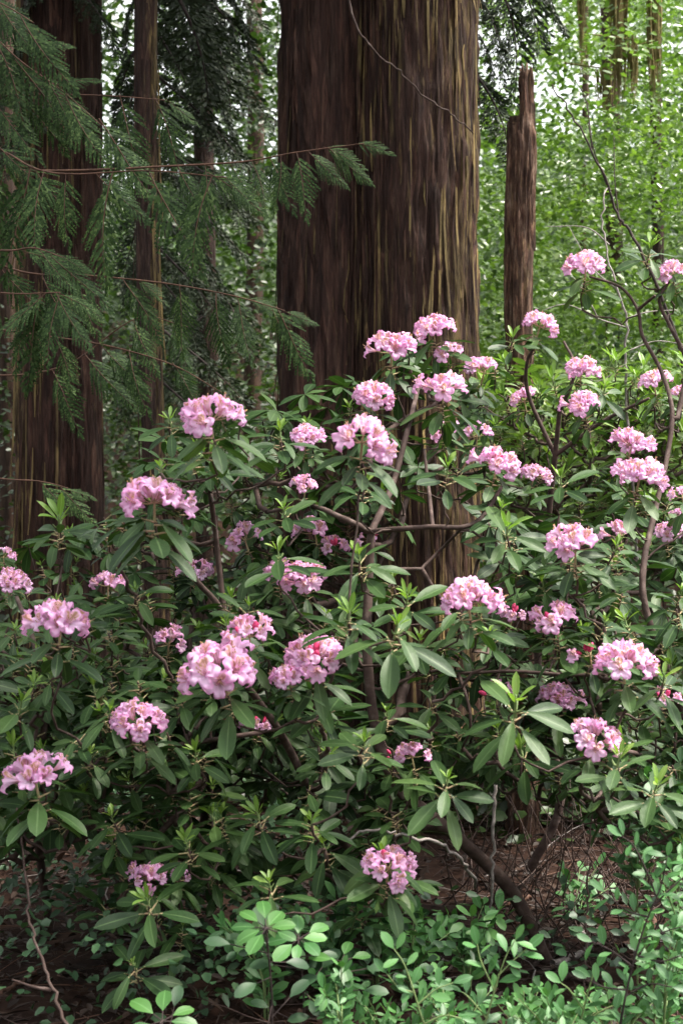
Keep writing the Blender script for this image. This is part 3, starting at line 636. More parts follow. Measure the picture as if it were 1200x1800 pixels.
def young_mesh(n, L, seed):
    mb = MB(); g = np.random.default_rng(seed)
    for k in range(n):
        a = 2*math.pi*(k*.382)+g.uniform(-.2, .2); e = R_(g.uniform(28, 78)); l_ = L*g.uniform(.6, 1.1)
        v, q, uv = leaf(l_, l_*g.uniform(.24, .34), g.uniform(-.3, .5), g.uniform(.2, .6), 6, 2, 0, (.58, .8))
        R = rot('z', a) @ rot('x', e) @ rot('y', g.uniform(-.3, .3)); mb.add(v @ R.T+rot('z', a) @ np.array([0, .003, .012+.002*k]), q, uv=uv)
    tube(mb, [[0, 0, -.02], [0, 0, .012], [0, 0, .03]], .0035, .002, 5, 1)
    for k in range(3):
        a = g.uniform(0, 6.3); tube(mb, [[0, 0, -.008], [.010*math.cos(a), .010*math.sin(a), -.004], [.017*math.cos(a), .017*math.sin(a), .006]], .003, .0012, 4, 1)
    return mb.mesh('young_leaves', ['young_leaf', 'green_stem'])
WHORL = [whorl_mesh(int(RNG.integers(7, 11)), U(.090, .114), U(-2, 18), 200+k) for k in range(9)]
WHORL_S = [whorl_mesh(int(RNG.integers(7, 11)), U(.085, .105), U(-8, 14), 220+k, mats=('sunlit_tint_leaf', 'pedicel')) for k in range(5)]
WHORL_D = [whorl_mesh(int(RNG.integers(8, 12)), U(.098, .120), U(14, 36), 230+k) for k in range(7)]       # drooping, under the flowers
YOUNG = [young_mesh(int(RNG.integers(5, 9)), U(.05, .075), 260+k) for k in range(8)]

def blossom_mesh(seed, openness=1.0):
    """a ruffled five-lobed funnel, mouth towards +Z"""
    g = np.random.default_rng(seed); nA, nR = 40, 8
    th = np.linspace(0, 2*math.pi, nA, endpoint=False); t = np.linspace(0, 1, nR+1)
    TH, T = np.meshgrid(th, t)
    lob = np.abs(np.cos(2.5*TH))**.62; ph = g.uniform(0, 6)
    rim = .0275*(.60+.45*lob)*(.9+.1*openness)*(1+.06*np.sin(TH+ph))
    prof = np.interp(T, [0, .18, .4, .6, .8, 1], [.12, .2, .36, .60, .84, 1.0]); z = np.interp(T, [0, .18, .4, .6, .8, 1], [0, .009, .020, .028, .0325, .031])
    z = z+T**3*(.0045*np.sin(TH*10+ph)+.003*np.sin(TH*7+ph*2))-(T**4)*.008*lob*openness+(1-openness)*T**2*.012
    r = rim*prof; v = np.stack([r*np.cos(TH), r*np.sin(TH), z], -1).reshape(-1, 3)
    i = np.arange(nR)[:, None]*nA; j = np.arange(nA)[None]; k = (j+1) % nA
    q = np.stack([i+j, i+k, i+nA+k, i+nA+j], -1).reshape(-1, 4)
    deep = np.array([.80, .27, .64]); pale = np.array([.94, .82, .95]); mid = np.array([.88, .55, .84])
    w_ = np.clip(T*1.05-.1, 0, 1)[..., None]; c = pale*(1-w_)+mid*w_
    edge = np.clip((T-.80)/.2, 0, 1)[..., None]; c = c*(1-.45*edge)+deep*.45*edge
    crease = (1-lob)[..., None]*np.clip(T-.3, 0, 1)[..., None]; c = c*(1-.35*crease)+deep*.35*crease
    upper = (np.cos(TH-math.pi/2) > .80) & (T > .3) & (T < .82); spot = (g.random(TH.shape) < .5) & upper
    c = np.where(spot[..., None], np.array([.55, .36, .22]), np.where(upper[..., None], c*np.array([1.0, .95, .78]), c))
    throat = np.clip((.34-T)/.3, 0, 1)[..., None]; c = c*(1-throat)+np.array([.72, .42, .46])*throat
    mb = MB(); mb.add(v, q, mat=0, petal_col=c.reshape(-1, 3))
    for k_ in range(7):
        a = g.uniform(0, 6.3); rr = g.uniform(.003, .009); L = g.uniform(.028, .040)
        p = np.array([[.001*math.cos(a), .001*math.sin(a), .004], [rr*.5*math.cos(a), rr*.5*math.sin(a), L*.6], [rr*math.cos(a), rr*math.sin(a)+.004, L]])
        tube(mb, p, .0006, .0005, 3, 0); mb.attr['petal_col'][-1][:] = (.85, .55, .62)
        tube(mb, [p[2], p[2]+np.array([0, .001, .002])], .0013, .001, 4, 1)
    return mb.mesh('blossom', ['petal', 'anther'])
BLOSSOM = [blossom_mesh(300+k, o) for k, o in enumerate((1, 1.1, .9, 1, .75, 1.15, .4))]
def bud_mesh(seed):
    g = np.random.default_rng(seed); mb = MB(); s = np.linspace(0, 1, 9)
    rad = .0085*np.sin(math.pi*np.clip(.12+.82*s, 0, 1))**.8+.0012; pts = np.stack([.004*s*s, 0*s, .030*s], -1)
    tube(mb, pts, rad*g.uniform(.85, 1.1), None, 8); return mb.mesh('bud', ['bud'])
BUD = [bud_mesh(k) for k in range(3)]
def truss_layout(n, seed, cover=105):
    """directions and base points of the flowers of one truss: a dome, flatter than a ball"""
    g = np.random.default_rng(seed); out = []
    for k in range(n):
        ct = 1-(k+.5)/n*(1-math.cos(R_(cover))); st = math.sqrt(max(0, 1-ct*ct)); a = k*2.39996+g.uniform(-.25, .25)
        d = nrm(np.array([st*math.cos(a), st*math.sin(a), ct])+g.normal(0, .17, 3)); b = d*np.array([1.42, 1.42, .80])*.030*g.uniform(.75, 1.5)
        out.append((d, b))
    return out
def truss_core(lay, seed):
    mb = MB(); tube(mb, [[0, 0, -.05], [0, 0, -.01], [0, 0, .012]], .004, .003, 6, 0)
    for d, b in lay: tube(mb, [[0, 0, .0], b*.5+np.array([0, 0, -.003]), b], .0016, .0014, 4, 0)
    return mb.mesh('flower_truss', ['pedicel'])
LAY = [truss_layout(n, 400+k, cv) for k, (n, cv) in enumerate(((13, 84), (15, 94), (12, 82), (16, 98), (12, 86), (14, 92)))]
CORE = [truss_core(l, k) for k, l in enumerate(LAY)]
SMALL = [truss_layout(7, 440, 75), truss_layout(6, 441, 85), truss_layout(8, 442, 80)]
SMALLCORE = [truss_core(l, k) for k, l in enumerate(SMALL)]

def put_truss(root, base, px, py, wpx, hpx, d, buds=0, label=None, lean=None):
    """a flower truss centred on a point of the place, wpx wide; returns the shoot tip it sits on"""
    small = wpx < 55; i = int(RNG.integers(len(SMALL if small else LAY))); lay = (SMALL if small else LAY)[i]
    s = wpx*.0004*d/2/(.052 if small else .074)*.86
    ax = nrm([U(-.3, .3) if lean is None else lean, U(-.42, -.05), 1.0]); Rm = frame(ax, U(0, 6.28)); c = P(px, py, d)
    asp = np.clip((hpx/wpx)/.74, .75, 1.35)
    o0 = c-Rm @ np.array([0, 0, .018*s])
    tr = link('flower_truss', (SMALLCORE if small else CORE)[i], root, mat4(Rm, o0-base, s))
    if label: tr['label'] = label
    order = list(range(len(lay))); nb = set(order[:buds] if buds >= 0 else order)
    for k, (dr, b) in enumerate(lay):
        b2 = b*np.array([1, 1, asp])
        if k in nb:
            link('bud', BUD[k % 3], tr, mat4(frame(dr*np.array([.8, .8, 1.2]), U(0, 6)), b2, U(.85, 1.2)))
        elif RNG.random() < .09: continue
        else:
            Rb = frame(dr, 0) @ rot('z', U(-.5, .5))
            link('blossom', BLOSSOM[int(RNG.integers(6)) if RNG.random() < .88 else 6], tr, mat4(Rb, b2, U(1.05, 1.4)))
    return o0-ax*.045*s, ax
def put_whorl(root, base, p, ax, s, young=True, droop=False, ysize=1.0, sunny=False):
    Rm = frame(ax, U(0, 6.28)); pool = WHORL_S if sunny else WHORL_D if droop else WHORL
    wh = link('leaf_whorl', pool[int(RNG.integers(len(pool)))], root, mat4(Rm, p-base, s))
    if young: link('young_leaves', YOUNG[int(RNG.integers(len(YOUNG)))], wh, mat4(rot('z', U(0, 6)), (0, 0, .004), ysize*U(.8, 1.15)))
    return wh
def branch_net(root, base, trunks, tips, rmax=.020, mats=('twig',), seed=1):
    """stems drawn from the photograph, and every shoot tip joined to the nearest wood below it"""
    g = np.random.default_rng(seed); nodes = []; par = []; fixed = []
    for path, r0, r1 in trunks:
        sp = smooth_path([P(*p) for p in path], 5)
        start = -1
        if nodes:
            dd = np.linalg.norm(np.array(nodes)-sp[0], axis=1); start = int(dd.argmin()) if dd.min() < .5 else -1
            if start >= 0 and dd.min() > .01: sp = np.concatenate([[nodes[start]], sp])
        prev = start
        for p in sp: nodes.append(p); par.append(prev); prev = len(nodes)-1
        fixed.append((sp, r0, r1))
    mb = MB()
    for sp, r0, r1 in fixed: tube(mb, sp-base, r0, r1, 8, 0, .12)
    nfix = len(nodes); order = sorted(range(len(tips)), key=lambda k: np.linalg.norm(np.array(nodes)-tips[k][0], axis=1).min())
    kids = {}
    for k in order:
        p, ax = tips[k]; a = np.array(nodes); inner = p-ax*.05+np.array([0, .05, -.035])
        dz = a[:, 2]-inner[2]; cost = np.linalg.norm(a-inner, axis=1)+1.2*np.maximum(dz+.02, 0)
        b = int(cost.argmin())
        nodes.append(inner); par.append(b); m_ = len(nodes)-1; nodes.append(p); par.append(m_); kids[m_+1] = 1
    load = np.zeros(len(nodes))
    for k in range(len(nodes)-1, -1, -1):
        if k in kids: load[k] += 1
        if par[k] >= 0: load[par[k]] += load[k]
    for k in range(nfix, len(nodes)):
        b = par[k]; p0, p1 = nodes[b], nodes[k]; L = np.linalg.norm(p1-p0); r = min(.0026*max(load[k], 1)**.45, rmax)
        r_b = r if b < nfix else min(.0026*max(load[b], 1)**.45, rmax)
        n = 3+int(L/.08); s = np.linspace(0, 1, n+1)[:, None]
        sag = np.array([g.normal(0, .06), g.normal(0, .05), -.10*abs(g.normal(1, .5))])*L
        pts = p0+(p1-p0)*s+sag*4*s*(1-s)+g.normal(0, .006, (n+1, 3))*np.minimum(s*(1-s)*6, 1)
        tube(mb, pts-base, np.linspace(min(r_b, r*1.25), r, n+1), None, 5)
    return link('branches', mb.mesh('branches', list(mats)), root)

TR = [  # cx, cy, w, h, shrub, buds, distance (0: from its width)
 (368,728,112,64,'L',0,0),(637,767,112,88,'C',0,0),(687,612,84,64,'C',0,4.2),(760,574,70,45,'C',0,4.4),(777,677,86,62,'C',0,4.0),(655,694,76,60,'C',0,4.1),
 (787,620,42,36,'C',0,4.4),(539,765,62,44,'C',0,4.0),(537,856,38,58,'C',0,3.8),(780,753,38,46,'C',0,4.2),(838,762,42,42,'B',0,4.7),(875,811,82,58,'C',2,3.8),
 (852,648,52,36,'B',0,4.9),(272,872,118,68,'L',0,0),(429,942,52,40,'L',0,4.4),(552,930,50,52,'C',0,4.5),(532,1012,84,64,'C',0,3.9),(490,1005,50,40,'C',0,4.0),(18,1022,66,42,'F',0,4.2),
 (190,1024,46,40,'L',0,4.4),(108,1090,112,80,'F',0,0),(385,1172,142,122,'C',0,3.2),(438,1112,82,66,'C',3,3.3),(553,1149,104,62,'C',3,3.3),(506,1186,66,40,'C',2,3.25),
 (245,1266,96,74,'L',0,3.3),(60,1360,112,86,'F',0,3.2),(820,1050,104,86,'C',0,3.3),(1010,956,96,76,'R',0,3.5),(976,1086,90,60,'R',2,3.5),(1092,1162,108,76,'R',0,3.3),
 (1036,1145,52,44,'R',4,3.45),(984,1224,80,48,'R',0,4.0),(872,1216,52,36,'R',5,3.9),(1048,1298,98,76,'R',0,3.25),(722,1324,48,46,'C',0,3.45),(696,1326,34,36,'C',9,3.5),(684,1520,90,96,'C',1,3.2),
 (262,1540,66,54,'L',0,3.4),(318,1535,26,28,'L',0,3.5),(297,1126,52,50,'L',0,4.0),(456,1272,40,50,'C',4,3.8),(1028,462,74,46,'R',0,4.2),(1180,476,58,42,'R',0,4.2),
 (950,568,66,46,'B',0,4.8),(1022,648,62,54,'B',0,4.6),(1022,708,68,62,'B',0,4.4),(1147,668,48,38,'R',0,4.4),(1112,776,76,56,'R',0,4.0),(1126,832,86,66,'R',0,3.8),
 (920,700,42,36,'B',0,5.0),(1088,936,46,32,'R',0,4.3),(1165,1226,42,42,'R',3,3.6),(1170,936,42,28,'R',0,4.5),(1197,870,34,32,'R',0,4.4),(346,1002,44,42,'L',0,4.4),
 (6,976,28,26,'F',0,4.6),(902,1078,42,40,'R',3,3.9),(1194,690,26,30,'R',0,4.5),(650,944,30,30,'C',2,4.4),(940,832,58,32,'B',0,4.8),(1195,905,24,24,'R',0,4.6),(590,962,44,36,'C',2,4.5),(700,1000,1,1,'',0,0),
]
TR = [t for t in TR if t[4]]
TRD = {}
for t_ in TR: TRD[t_[:2]] = t_[6] or float(np.clip(.142/(.0004*t_[2]), 3.15, 4.6))
_tx = np.array([[a[0], a[1], TRD[a[:2]]] for a in TR])
_front = _tx[_tx[:, 2] < 4.35]
def depth_at(px, py):
    d2 = (_front[:, 0]-px)**2+(_front[:, 1]-py)**2+2500; w_ = d2**-1.3
    return float((w_*_front[:, 2]).sum()/w_.sum())
def inside(px, py, poly):
    c = False; n = len(poly)
    for i in range(n):
        x0, y0 = poly[i]; x1, y1 = poly[i-1]
        if (y0 > py) != (y1 > py) and px < (x1-x0)*(py-y0)/(y1-y0)+x0: c = not c
    return c
CLEAR = [(770, 930, 78), (760, 985, 55), (930, 1560, 105), (985, 1620, 95), (880, 1480, 50), (1010, 1500, 60), (130, 1560, 50), (60, 1500, 60), (900, 1520, 70), (950, 1450, 40)]
SHRUB = {
 'C': dict(root=(958, 1690, 4.1), label='large pink rhododendron in the middle whose bare stem leans in from the lower right', n=92, extra=170,
   poly=[(430,750),(520,690),(640,660),(720,590),(800,610),(850,700),(890,850),(920,1000),(920,1200),(850,1400),(750,1430),(700,1590),(560,1640),(430,1600),(400,1400),(470,1250),(490,1000),(430,900)],
   trunks=[([(958,1690,4.1),(930,1625,4.05),(895,1562,4.0),(830,1496,3.9),(755,1432,3.8),(700,1385,3.75),(662,1290,3.75),(645,1150,3.75),(648,1020,3.8),(652,935,3.8)],.022,.011),
           ([(900,1570,4.0),(800,1600,4.1),(690,1580,4.1),(620,1500,3.95),(560,1420,3.85),(510,1320,3.7),(478,1265,3.6),(430,1200,3.5)],.015,.009),
           ([(652,935,3.8),(700,930,3.7),(760,926,3.7),(815,926,3.7),(850,905,3.75),(885,850,3.85)],.008,.005),([(652,935,3.8),(600,910,3.75),(545,890,3.8),(470,900,4.0)],.009,.005),
           ([(652,935,3.8),(690,850,3.9),(720,740,4.0),(740,660,4.2)],.010,.006),([(760,926,3.75),(752,850,3.9),(745,790,4.0)],.006,.004),([(740,1000,4.0),(780,960,4.0),(810,930,3.8)],.005,.004)]),
 'L': dict(root=(330, 1640, 4.4), label='pink rhododendron on the left with the high flower head between the left trunks', n=98, extra=120,
   poly=[(130,930),(215,890),(300,750),(430,750),(470,900),(490,1000),(470,1250),(400,1400),(400,1600),(260,1710),(170,1660),(190,1400),(190,1100)],
   trunks=[([(330,1640,4.4),(352,1480,4.2),(378,1300,4.0),(396,1100,3.9),(345,1020,3.85),(305,960,3.75),(288,905,3.6)],.013,.005),
           ([(378,1300,4.0),(330,1306,3.7),(270,1318,3.5),(236,1314,3.4),(222,1250,3.35)],.006,.004),([(470,1286,3.5),(400,1296,3.5),(330,1306,3.6)],.006,.005),
           ([(396,1100,3.9),(380,950,3.9),(365,820,3.7),(366,765,3.4)],.009,.005)]),
 'F': dict(root=(90, 1650, 4.4), label='pink rhododendron at the lower left edge with a flower head cut by the frame', n=60, extra=70,
   poly=[(-80,1000),(70,920),(160,910),(195,1100),(190,1400),(150,1450),(60,1480),(-80,1480)],
   trunks=[([(90,1650,4.4),(70,1500,4.2),(60,1400,3.9),(80,1250,3.8),(60,1130,3.9),(30,1050,4.1)],.014,.006)]),
 'R': dict(root=(1225, 1650, 4.1), label='tall pink rhododendron at the right edge with a long curving bare stem', n=100, extra=110,
   poly=[(930,930),(1000,900),(1090,870),(1180,840),(1280,800),(1280,1560),(1170,1480),(1060,1420),(940,1380),(860,1290),(930,1180)],
   trunks=[([(1225,1650,4.1),(1215,1400,4.0),(1190,1230,3.9),(1155,1140,3.85),(1130,1050,3.85),(1132,980,3.9),(1150,900,4.0),(1172,800,4.1),(1180,720,4.15),(1160,650,4.2),(1128,590,4.2),(1120,545,4.2),(1090,505,4.2),(1035,486,4.2)],.012,.0035),
           ([(1190,735,4.15),(1205,640,4.2),(1180,580,4.2),(1158,530,4.2),(1175,495,4.2)],.008,.004),
           ([(1155,1140,3.85),(1100,1180,3.7),(1000,1186,3.7),(900,1180,3.75),(805,1184,3.8)],.007,.004),([(805,1184,3.8),(822,1235,3.75),(826,1280,3.75),(812,1315,3.8)],.005,.003),
           ([(1215,1400,4.0),(1130,1330,3.6),(1070,1320,3.4)],.007,.005),([(1120,545,4.2),(1150,520,4.1)],.005,.004)]),
 'B': dict(root=(930, 1530, 5.2), label='sunlit yellow green rhododendron behind, below the broken snag', n=100, extra=130,
   poly=[(830,640),(900,650),(960,640),(1000,650),(1100,640),(1230,640),(1260,640),(1260,860),(1120,900),(980,910),(900,880),(860,760)],
   trunks=[([(930,1530,5.2),(985,1400,5.15),(945,1200,5.1),(960,950,5.0),(975,800,4.9),(985,700,4.8)],.018,.007),([(975,800,4.9),(930,700,4.9),(925,640,4.85),(945,600,4.8)],.008,.005),([(985,720,4.8),(1010,650,4.75),(990,600,4.8)],.007,.004),
           ([(975,800,4.9),(1060,740,4.8),(1140,700,4.7)],.008,.005)]),
}
# whorls seen clearly in the photograph: x, y, distance, shrub, scale, young leaf size
KEY = [(695,1112,3.15,'C',1.15,1.25),(612,1090,3.2,'C',.95,1.0),(905,1248,3.15,'R',1.1,1.25),(785,1378,3.15,'C',1.0,.95),(640,1312,3.2,'C',1.0,1.0),(475,1560,3.15,'C',1.0,1.0),(262,1590,3.2,'L',1.05,.9),
 (235,1700,3.2,'L',.95,.9),(492,768,3.5,'L',.85,1.2),(785,832,3.6,'C',1.0,.95),(632,985,3.5,'C',1.05,1.0),(985,850,3.7,'R',.9,1.4),(640,860,3.6,'C',.95,.9),(490,980,3.5,'C',1.1,1.0),(1000,985,3.6,'R',.8,1.0),(1080,970,3.5,'R',.8,1.2),
 (715,1060,3.4,'C',.9,1.2),(548,1450,3.3,'C',.9,1.0),(455,1440,3.3,'C',.95,.9),(330,1490,3.3,'L',1.0,.9),(200,1445,3.4,'L',.95,.9),(345,1330,3.4,'L',.9,.9),(370,1200,3.5,'L',1.0,.9),(105,925,3.8,'F',.95,1.3),(300,745,3.6,'L',.75,1.0),
 (90,1195,3.5,'F',.8,1.2),(240,1045,3.6,'L',.95,.8),(890,940,3.6,'C',1.0,1.1),(1150,1390,3.1,'R',1.0,1.1),(1085,1345,3.2,'R',1.0,1.2),(1165,1200,3.3,'R',.8,1.2),(1140,445,4.2,'R',.9,1.2),(880,900,3.7,'C',.9,1.0),(500,905,3.7,'C',.9,1.0),
 (680,1260,3.4,'C',.9,1.0),(60,1210,3.5,'F',.9,.8),(570,1250,3.4,'C',1.0,.5),(1060,1100,3.5,'R',.95,.8),(160,1330,3.4,'L',.95,.8),(320,1230,3.5,'L',1.0,.7),(860,1120,3.5,'C',.9,.7),(900,600,4.7,'B',.8,1.0),(1060,690,4.5,'B',.9,1.4)]
def fill_tips(sh, n, back, g, got):
    out = []; poly = sh['poly']; xs = [p[0] for p in poly]; ys = [p[1] for p in poly]; tries = 0
    while len(out) < n and tries < 20000:
        tries += 1; px, py = g.uniform(min(xs), max(xs)), g.uniform(min(ys), max(ys))
        if not inside(px, py, poly) or any(math.hypot(px-a, py-b) < r for a, b, r in CLEAR): continue
        d = (5.0 if sh is SHRUB['B'] else depth_at(px, py))+(g.uniform(.0, .35) if not back else g.uniform(.35, .95))
        near_ = np.hypot(_tx[:, 0]-px, _tx[:, 1]-py-25) < 88
        if near_.any(): d = max(d, float(_tx[near_, 2].max())+.10)
        p = P(px, py, d)
        if p[2] < .25 or any(np.linalg.norm(p-q_) < (.085 if not back else .06) for q_ in got): continue
        got.append(p); out.append(p)
    return out
for key, sh in SHRUB.items():
    base = P(*sh['root']); base[2] = float(ground_z(base[0], base[1]))-.02; g = np.random.default_rng(ord(key))
    root = thing('rhododendron', base, sh['label'], 'shrub', 'rhododendrons in flower'); tips = []; got = []; nw = 0
    for a in [a for a in TR if a[4] == key]:
        px, py, wp, hp, _, buds = a[:6]; d = TRD[a[:2]]
        lab = None
        if buds > 1: lab = 'flower truss with magenta buds still closed'
        if buds > 8: lab = 'truss of closed magenta buds'
        tip, ax = put_truss(root, base, px, py, wp, hp, d, buds, lab); tips.append((tip, ax)); got.append(tip)
        put_whorl(root, base, tip+ax*.005, nrm(ax+np.array([0, .1, 0])), float(np.clip(wp*.0004*d/.14, .72, 1.05))*U(.95, 1.1), False, True); nw += 1
    for px, py, d, k2, s, ys_ in KEY:
        if k2 != key: continue
        s = s*1.02
        p = P(px, py, d); ax = nrm([U(-.25, .25), U(-.65, -.3), 1]); put_whorl(root, base, p, ax, s, True, False, ys_*.74); tips.append((p, ax)); got.append(p); nw += 1
    for p in fill_tips(sh, sh['n']-nw, False, g, got):
        ax = nrm([U(-.4, .4), U(-.5, .2), 1]); yng = RNG.random() < (.95 if key == 'B' else .55)
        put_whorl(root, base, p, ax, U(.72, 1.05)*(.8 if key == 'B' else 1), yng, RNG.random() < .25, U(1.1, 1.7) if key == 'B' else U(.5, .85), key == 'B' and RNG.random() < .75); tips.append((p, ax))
    # shoots deeper inside the shrub, too many to count
    mb = MB()
    inner = fill_tips(sh, sh['extra'], True, g, got)
    for p in inner:
        ax = nrm([g.normal(0, .4), g.normal(-.2, .4), 1]); Rm = frame(ax, g.uniform(0, 6.3)); s = g.uniform(.75, 1.05); tips.append((p, ax)); nl = int(g.integers(6, 10))
        for k in range(nl):
            a = 2.39996*k; l_ = .115*s*g.uniform(.75, 1.1); v, q, uv = leaf(l_, l_*.33, g.uniform(.1, .5), .2, 6, 2, 0, (.6, .9))
            Rl = Rm @ rot('z', a) @ rot('x', R_(g.uniform(-35, 15))); mb.add(v @ Rl.T+p-base, q, uv=uv)
    tag(link('inner_leaves', mb.mesh('inner_leaves', ['sunlit_tint_leaf' if key == 'B' else 'old_leaf']), root), kind='stuff')
    branch_net(root, base, sh['trunks'], tips, seed=ord(key))

# ------------------------------------------------------------------ small shrubs and plants in front
def oval(L, g, mat=0, rnd=.52): return leaf(L, L*g.uniform(.36, .50), g.uniform(-.1, .45), g.uniform(.05, .3), 6, 2, 0, (.5, .75))
def sprig_shrub(label, paths, d, L, seed, root=None, mat='shrub_leaf', stem='green_stem', step=.026, group='low leafy shrubs in front', name='huckleberry_shrub', r=.0032):
    """upright twigs with oval leaves set alternately along them; paths are picture points at distance d"""
    g = np.random.default_rng(seed); x0 = root or (paths[0][0][0], 0); b = P(x0[0], 1800, d); b[2] = float(ground_z(b[0], b[1]))-.01
    t = thing(name, b, label, 'shrub', group); sm = MB(); lm = MB()
    for pi, path in enumerate(paths):
        pts = [P(p[0], p[1], (p[2] if len(p) > 2 else d)) for p in path]
        if pi == 0 or pts[0][2] < b[2]+.2: pts = [b+np.array([(pts[0][0]-b[0])*.5, 0, 0])]+pts if pts[0][2] > b[2]+.05 else pts
        sp = smooth_path(pts, 8); tube(sm, sp-b, r if pi == 0 else r*.7, r*.35, 5)
        seg = np.linalg.norm(np.diff(sp, axis=0), axis=1); cum = np.concatenate([[0], seg.cumsum()]); tot = cum[-1]
        s = max(tot*.25 if pi == 0 else tot*.12, 0); k = 0
        while s < tot:
            p = np.array([np.interp(s, cum, sp[:, c]) for c in range(3)]); q2 = np.array([np.interp(min(s+.01, tot), cum, sp[:, c]) for c in range(3)]); tn = nrm(q2-p) if s < tot-.011 else nrm(sp[-1]-sp[-2])
            side = nrm(np.cross(tn, [g.normal(0, .3), -1, .6])); sg = 1 if k % 2 else -1
            y = nrm(tn*g.uniform(.35, .9)+sg*side*g.uniform(.7, 1.1)+g.normal(0, .22, 3)); nn = nrm([g.normal(0, .35), -.5+g.normal(0, .3), 1])
            v, qd, uv = oval(L*g.uniform(.65, 1.2), g); Rm = frame_y(y, nn); lm.add(v @ Rm.T+p+y*.004-b, qd, uv=uv)
            s += step*g.uniform(.6, 1.2); k += 1
        v, qd, uv = oval(L*g.uniform(.8, 1.2), g); lm.add(v @ frame_y(nrm(sp[-1]-sp[-2]), [0, -.8, .7]).T+sp[-1]-b, qd, uv=uv)
    link('stems', sm.mesh('stems', [stem]), t); link('foliage', lm.mesh('sprig_leaves', [mat]), t); return t
def fan(g, x, y, n, w_, h_, d):
    """n sprigs spreading up from (x, y)"""
    out = []
    for k in range(n):
        a = g.uniform(-1, 1); hh = h_*g.uniform(.6, 1.1); out.append([(x+a*10, y, d+g.uniform(-.05, .05)), (x+a*w_*.45, y-hh*.6, d+g.uniform(-.1, .1)), (x+a*w_, y-hh, d+g.uniform(-.22, .15))])
    return out
g = np.random.default_rng(900)
sprig_shrub('tallest leafy sprout at the lower right, its oval leaves pale green', [[(1085, 1840), (1108, 1710), (1135, 1620), (1160, 1560), (1172, 1505)], [(1140, 1612), (1100, 1600), (1062, 1568)], [(1152, 1575), (1135, 1530), (1112, 1486), (1092, 1470)],
   [(1150, 1590), (1180, 1560), (1215, 1530)], [(1112, 1700), (1075, 1672), (1040, 1655)], [(1128, 1650), (1160, 1640), (1200, 1628)], [(1120, 1680), (1160, 1690), (1195, 1680)], [(1100, 1740), (1060, 1735), (1030, 1720)], [(1100, 1750), (1140, 1730), (1180, 1735)]], 2.95, .037, 1, step=.020, stem='twig_dark')
sprig_shrub('upright sprig with large pale leaves left of the rhododendron stem base', [[(842, 1850), (862, 1765), (885, 1690), (905, 1652)], [(868, 1740), (845, 1690), (838, 1660)], [(875, 1715), (900, 1690), (925, 1668)], [(855, 1790), (820, 1750), (800, 1740)]], 2.95, .044, 2, step=.024)
sprig_shrub('leaning pale green sprig at the bottom, right of the bright leaf cluster', [[(752, 1840), (735, 1770), (712, 1700), (692, 1668)], [(735, 1765), (765, 1740), (795, 1728)], [(728, 1745), (700, 1735), (680, 1712)], [(745, 1800), (780, 1785), (810, 1790)]], 2.9, .038, 3, step=.022, stem='green_stem')
sprig_shrub('small sprig with two raised leaves below the rhododendron stem base', [[(1012, 1840), (1025, 1775), (1042, 1712), (1048, 1700)], [(1025, 1775), (1000, 1740), (985, 1728)], [(1020, 1800), (1060, 1775), (1085, 1765)]], 3.0, .040, 4, step=.024)
spots = [(600, 1830, 6, 60, 130, 3.1, 'low leafy shrub at the bottom, left of the leaning pale green sprig'), (680, 1870, 7, 80, 110, 3.3, 'dense little shrub at the bottom under the leaning pale green sprig'), (800, 1850, 7, 70, 130, 3.2, 'bushy low shrub at the bottom, between the leaning sprig and the upright sprig'),
 (920, 1850, 8, 80, 110, 3.2, 'spreading low shrub at the bottom under the bare stem base'), (985, 1870, 8, 90, 110, 3.05, 'fine leaved mat at the bottom, below the small two leaved sprig'), (1080, 1860, 7, 80, 130, 3.3, 'thick shrub at the foot of the tallest sprout'), (1160, 1830, 8, 70, 230, 3.15, 'bushy shrub in the bottom right corner'), (1210, 1740, 8, 60, 260, 3.3, 'leafy shrub cut by the right edge beside the tallest sprout')]
for i, (x, y, n, w_, h_, d, lab) in enumerate(spots): sprig_shrub(lab, fan(g, x, y, n+2, w_, h_, d), d, .030, 20+i, step=.016, root=(x, 0))
mids = [(470, 1720, 5, 90, 90, 3.45, 'darker leafy shrub behind the bright oval leaf cluster'), (600, 1720, 7, 90, 130, 3.6, 'mid green shrub under the lowest pink flower head'), (720, 1720, 8, 90, 130, 3.65, 'mid green shrub just right of the lowest pink flower head'), (820, 1700, 6, 60, 110, 3.7, 'dim green shrub left of the leaning bare stem'),
 (660, 1640, 6, 80, 60, 3.75, 'small shaded shrub right under the lowest pink flower head'), (1120, 1560, 7, 80, 120, 3.9, 'shaded leafy shrub behind the tallest sprout'), (1010, 1620, 6, 70, 90, 4.7, 'dim little shrub in the twiggy hollow beyond the leaning bare stem'), (1190, 1500, 8, 70, 150, 3.7, 'leafy shrub under the lowest right flower head')]
for i, (x, y, n, w_, h_, d, lab) in enumerate(mids): sprig_shrub(lab, fan(g, x, y, n, w_, h_, d), d, .046, 40+i, step=.024, root=(x, 0), group='shaded leafy shrubs under the flowers')
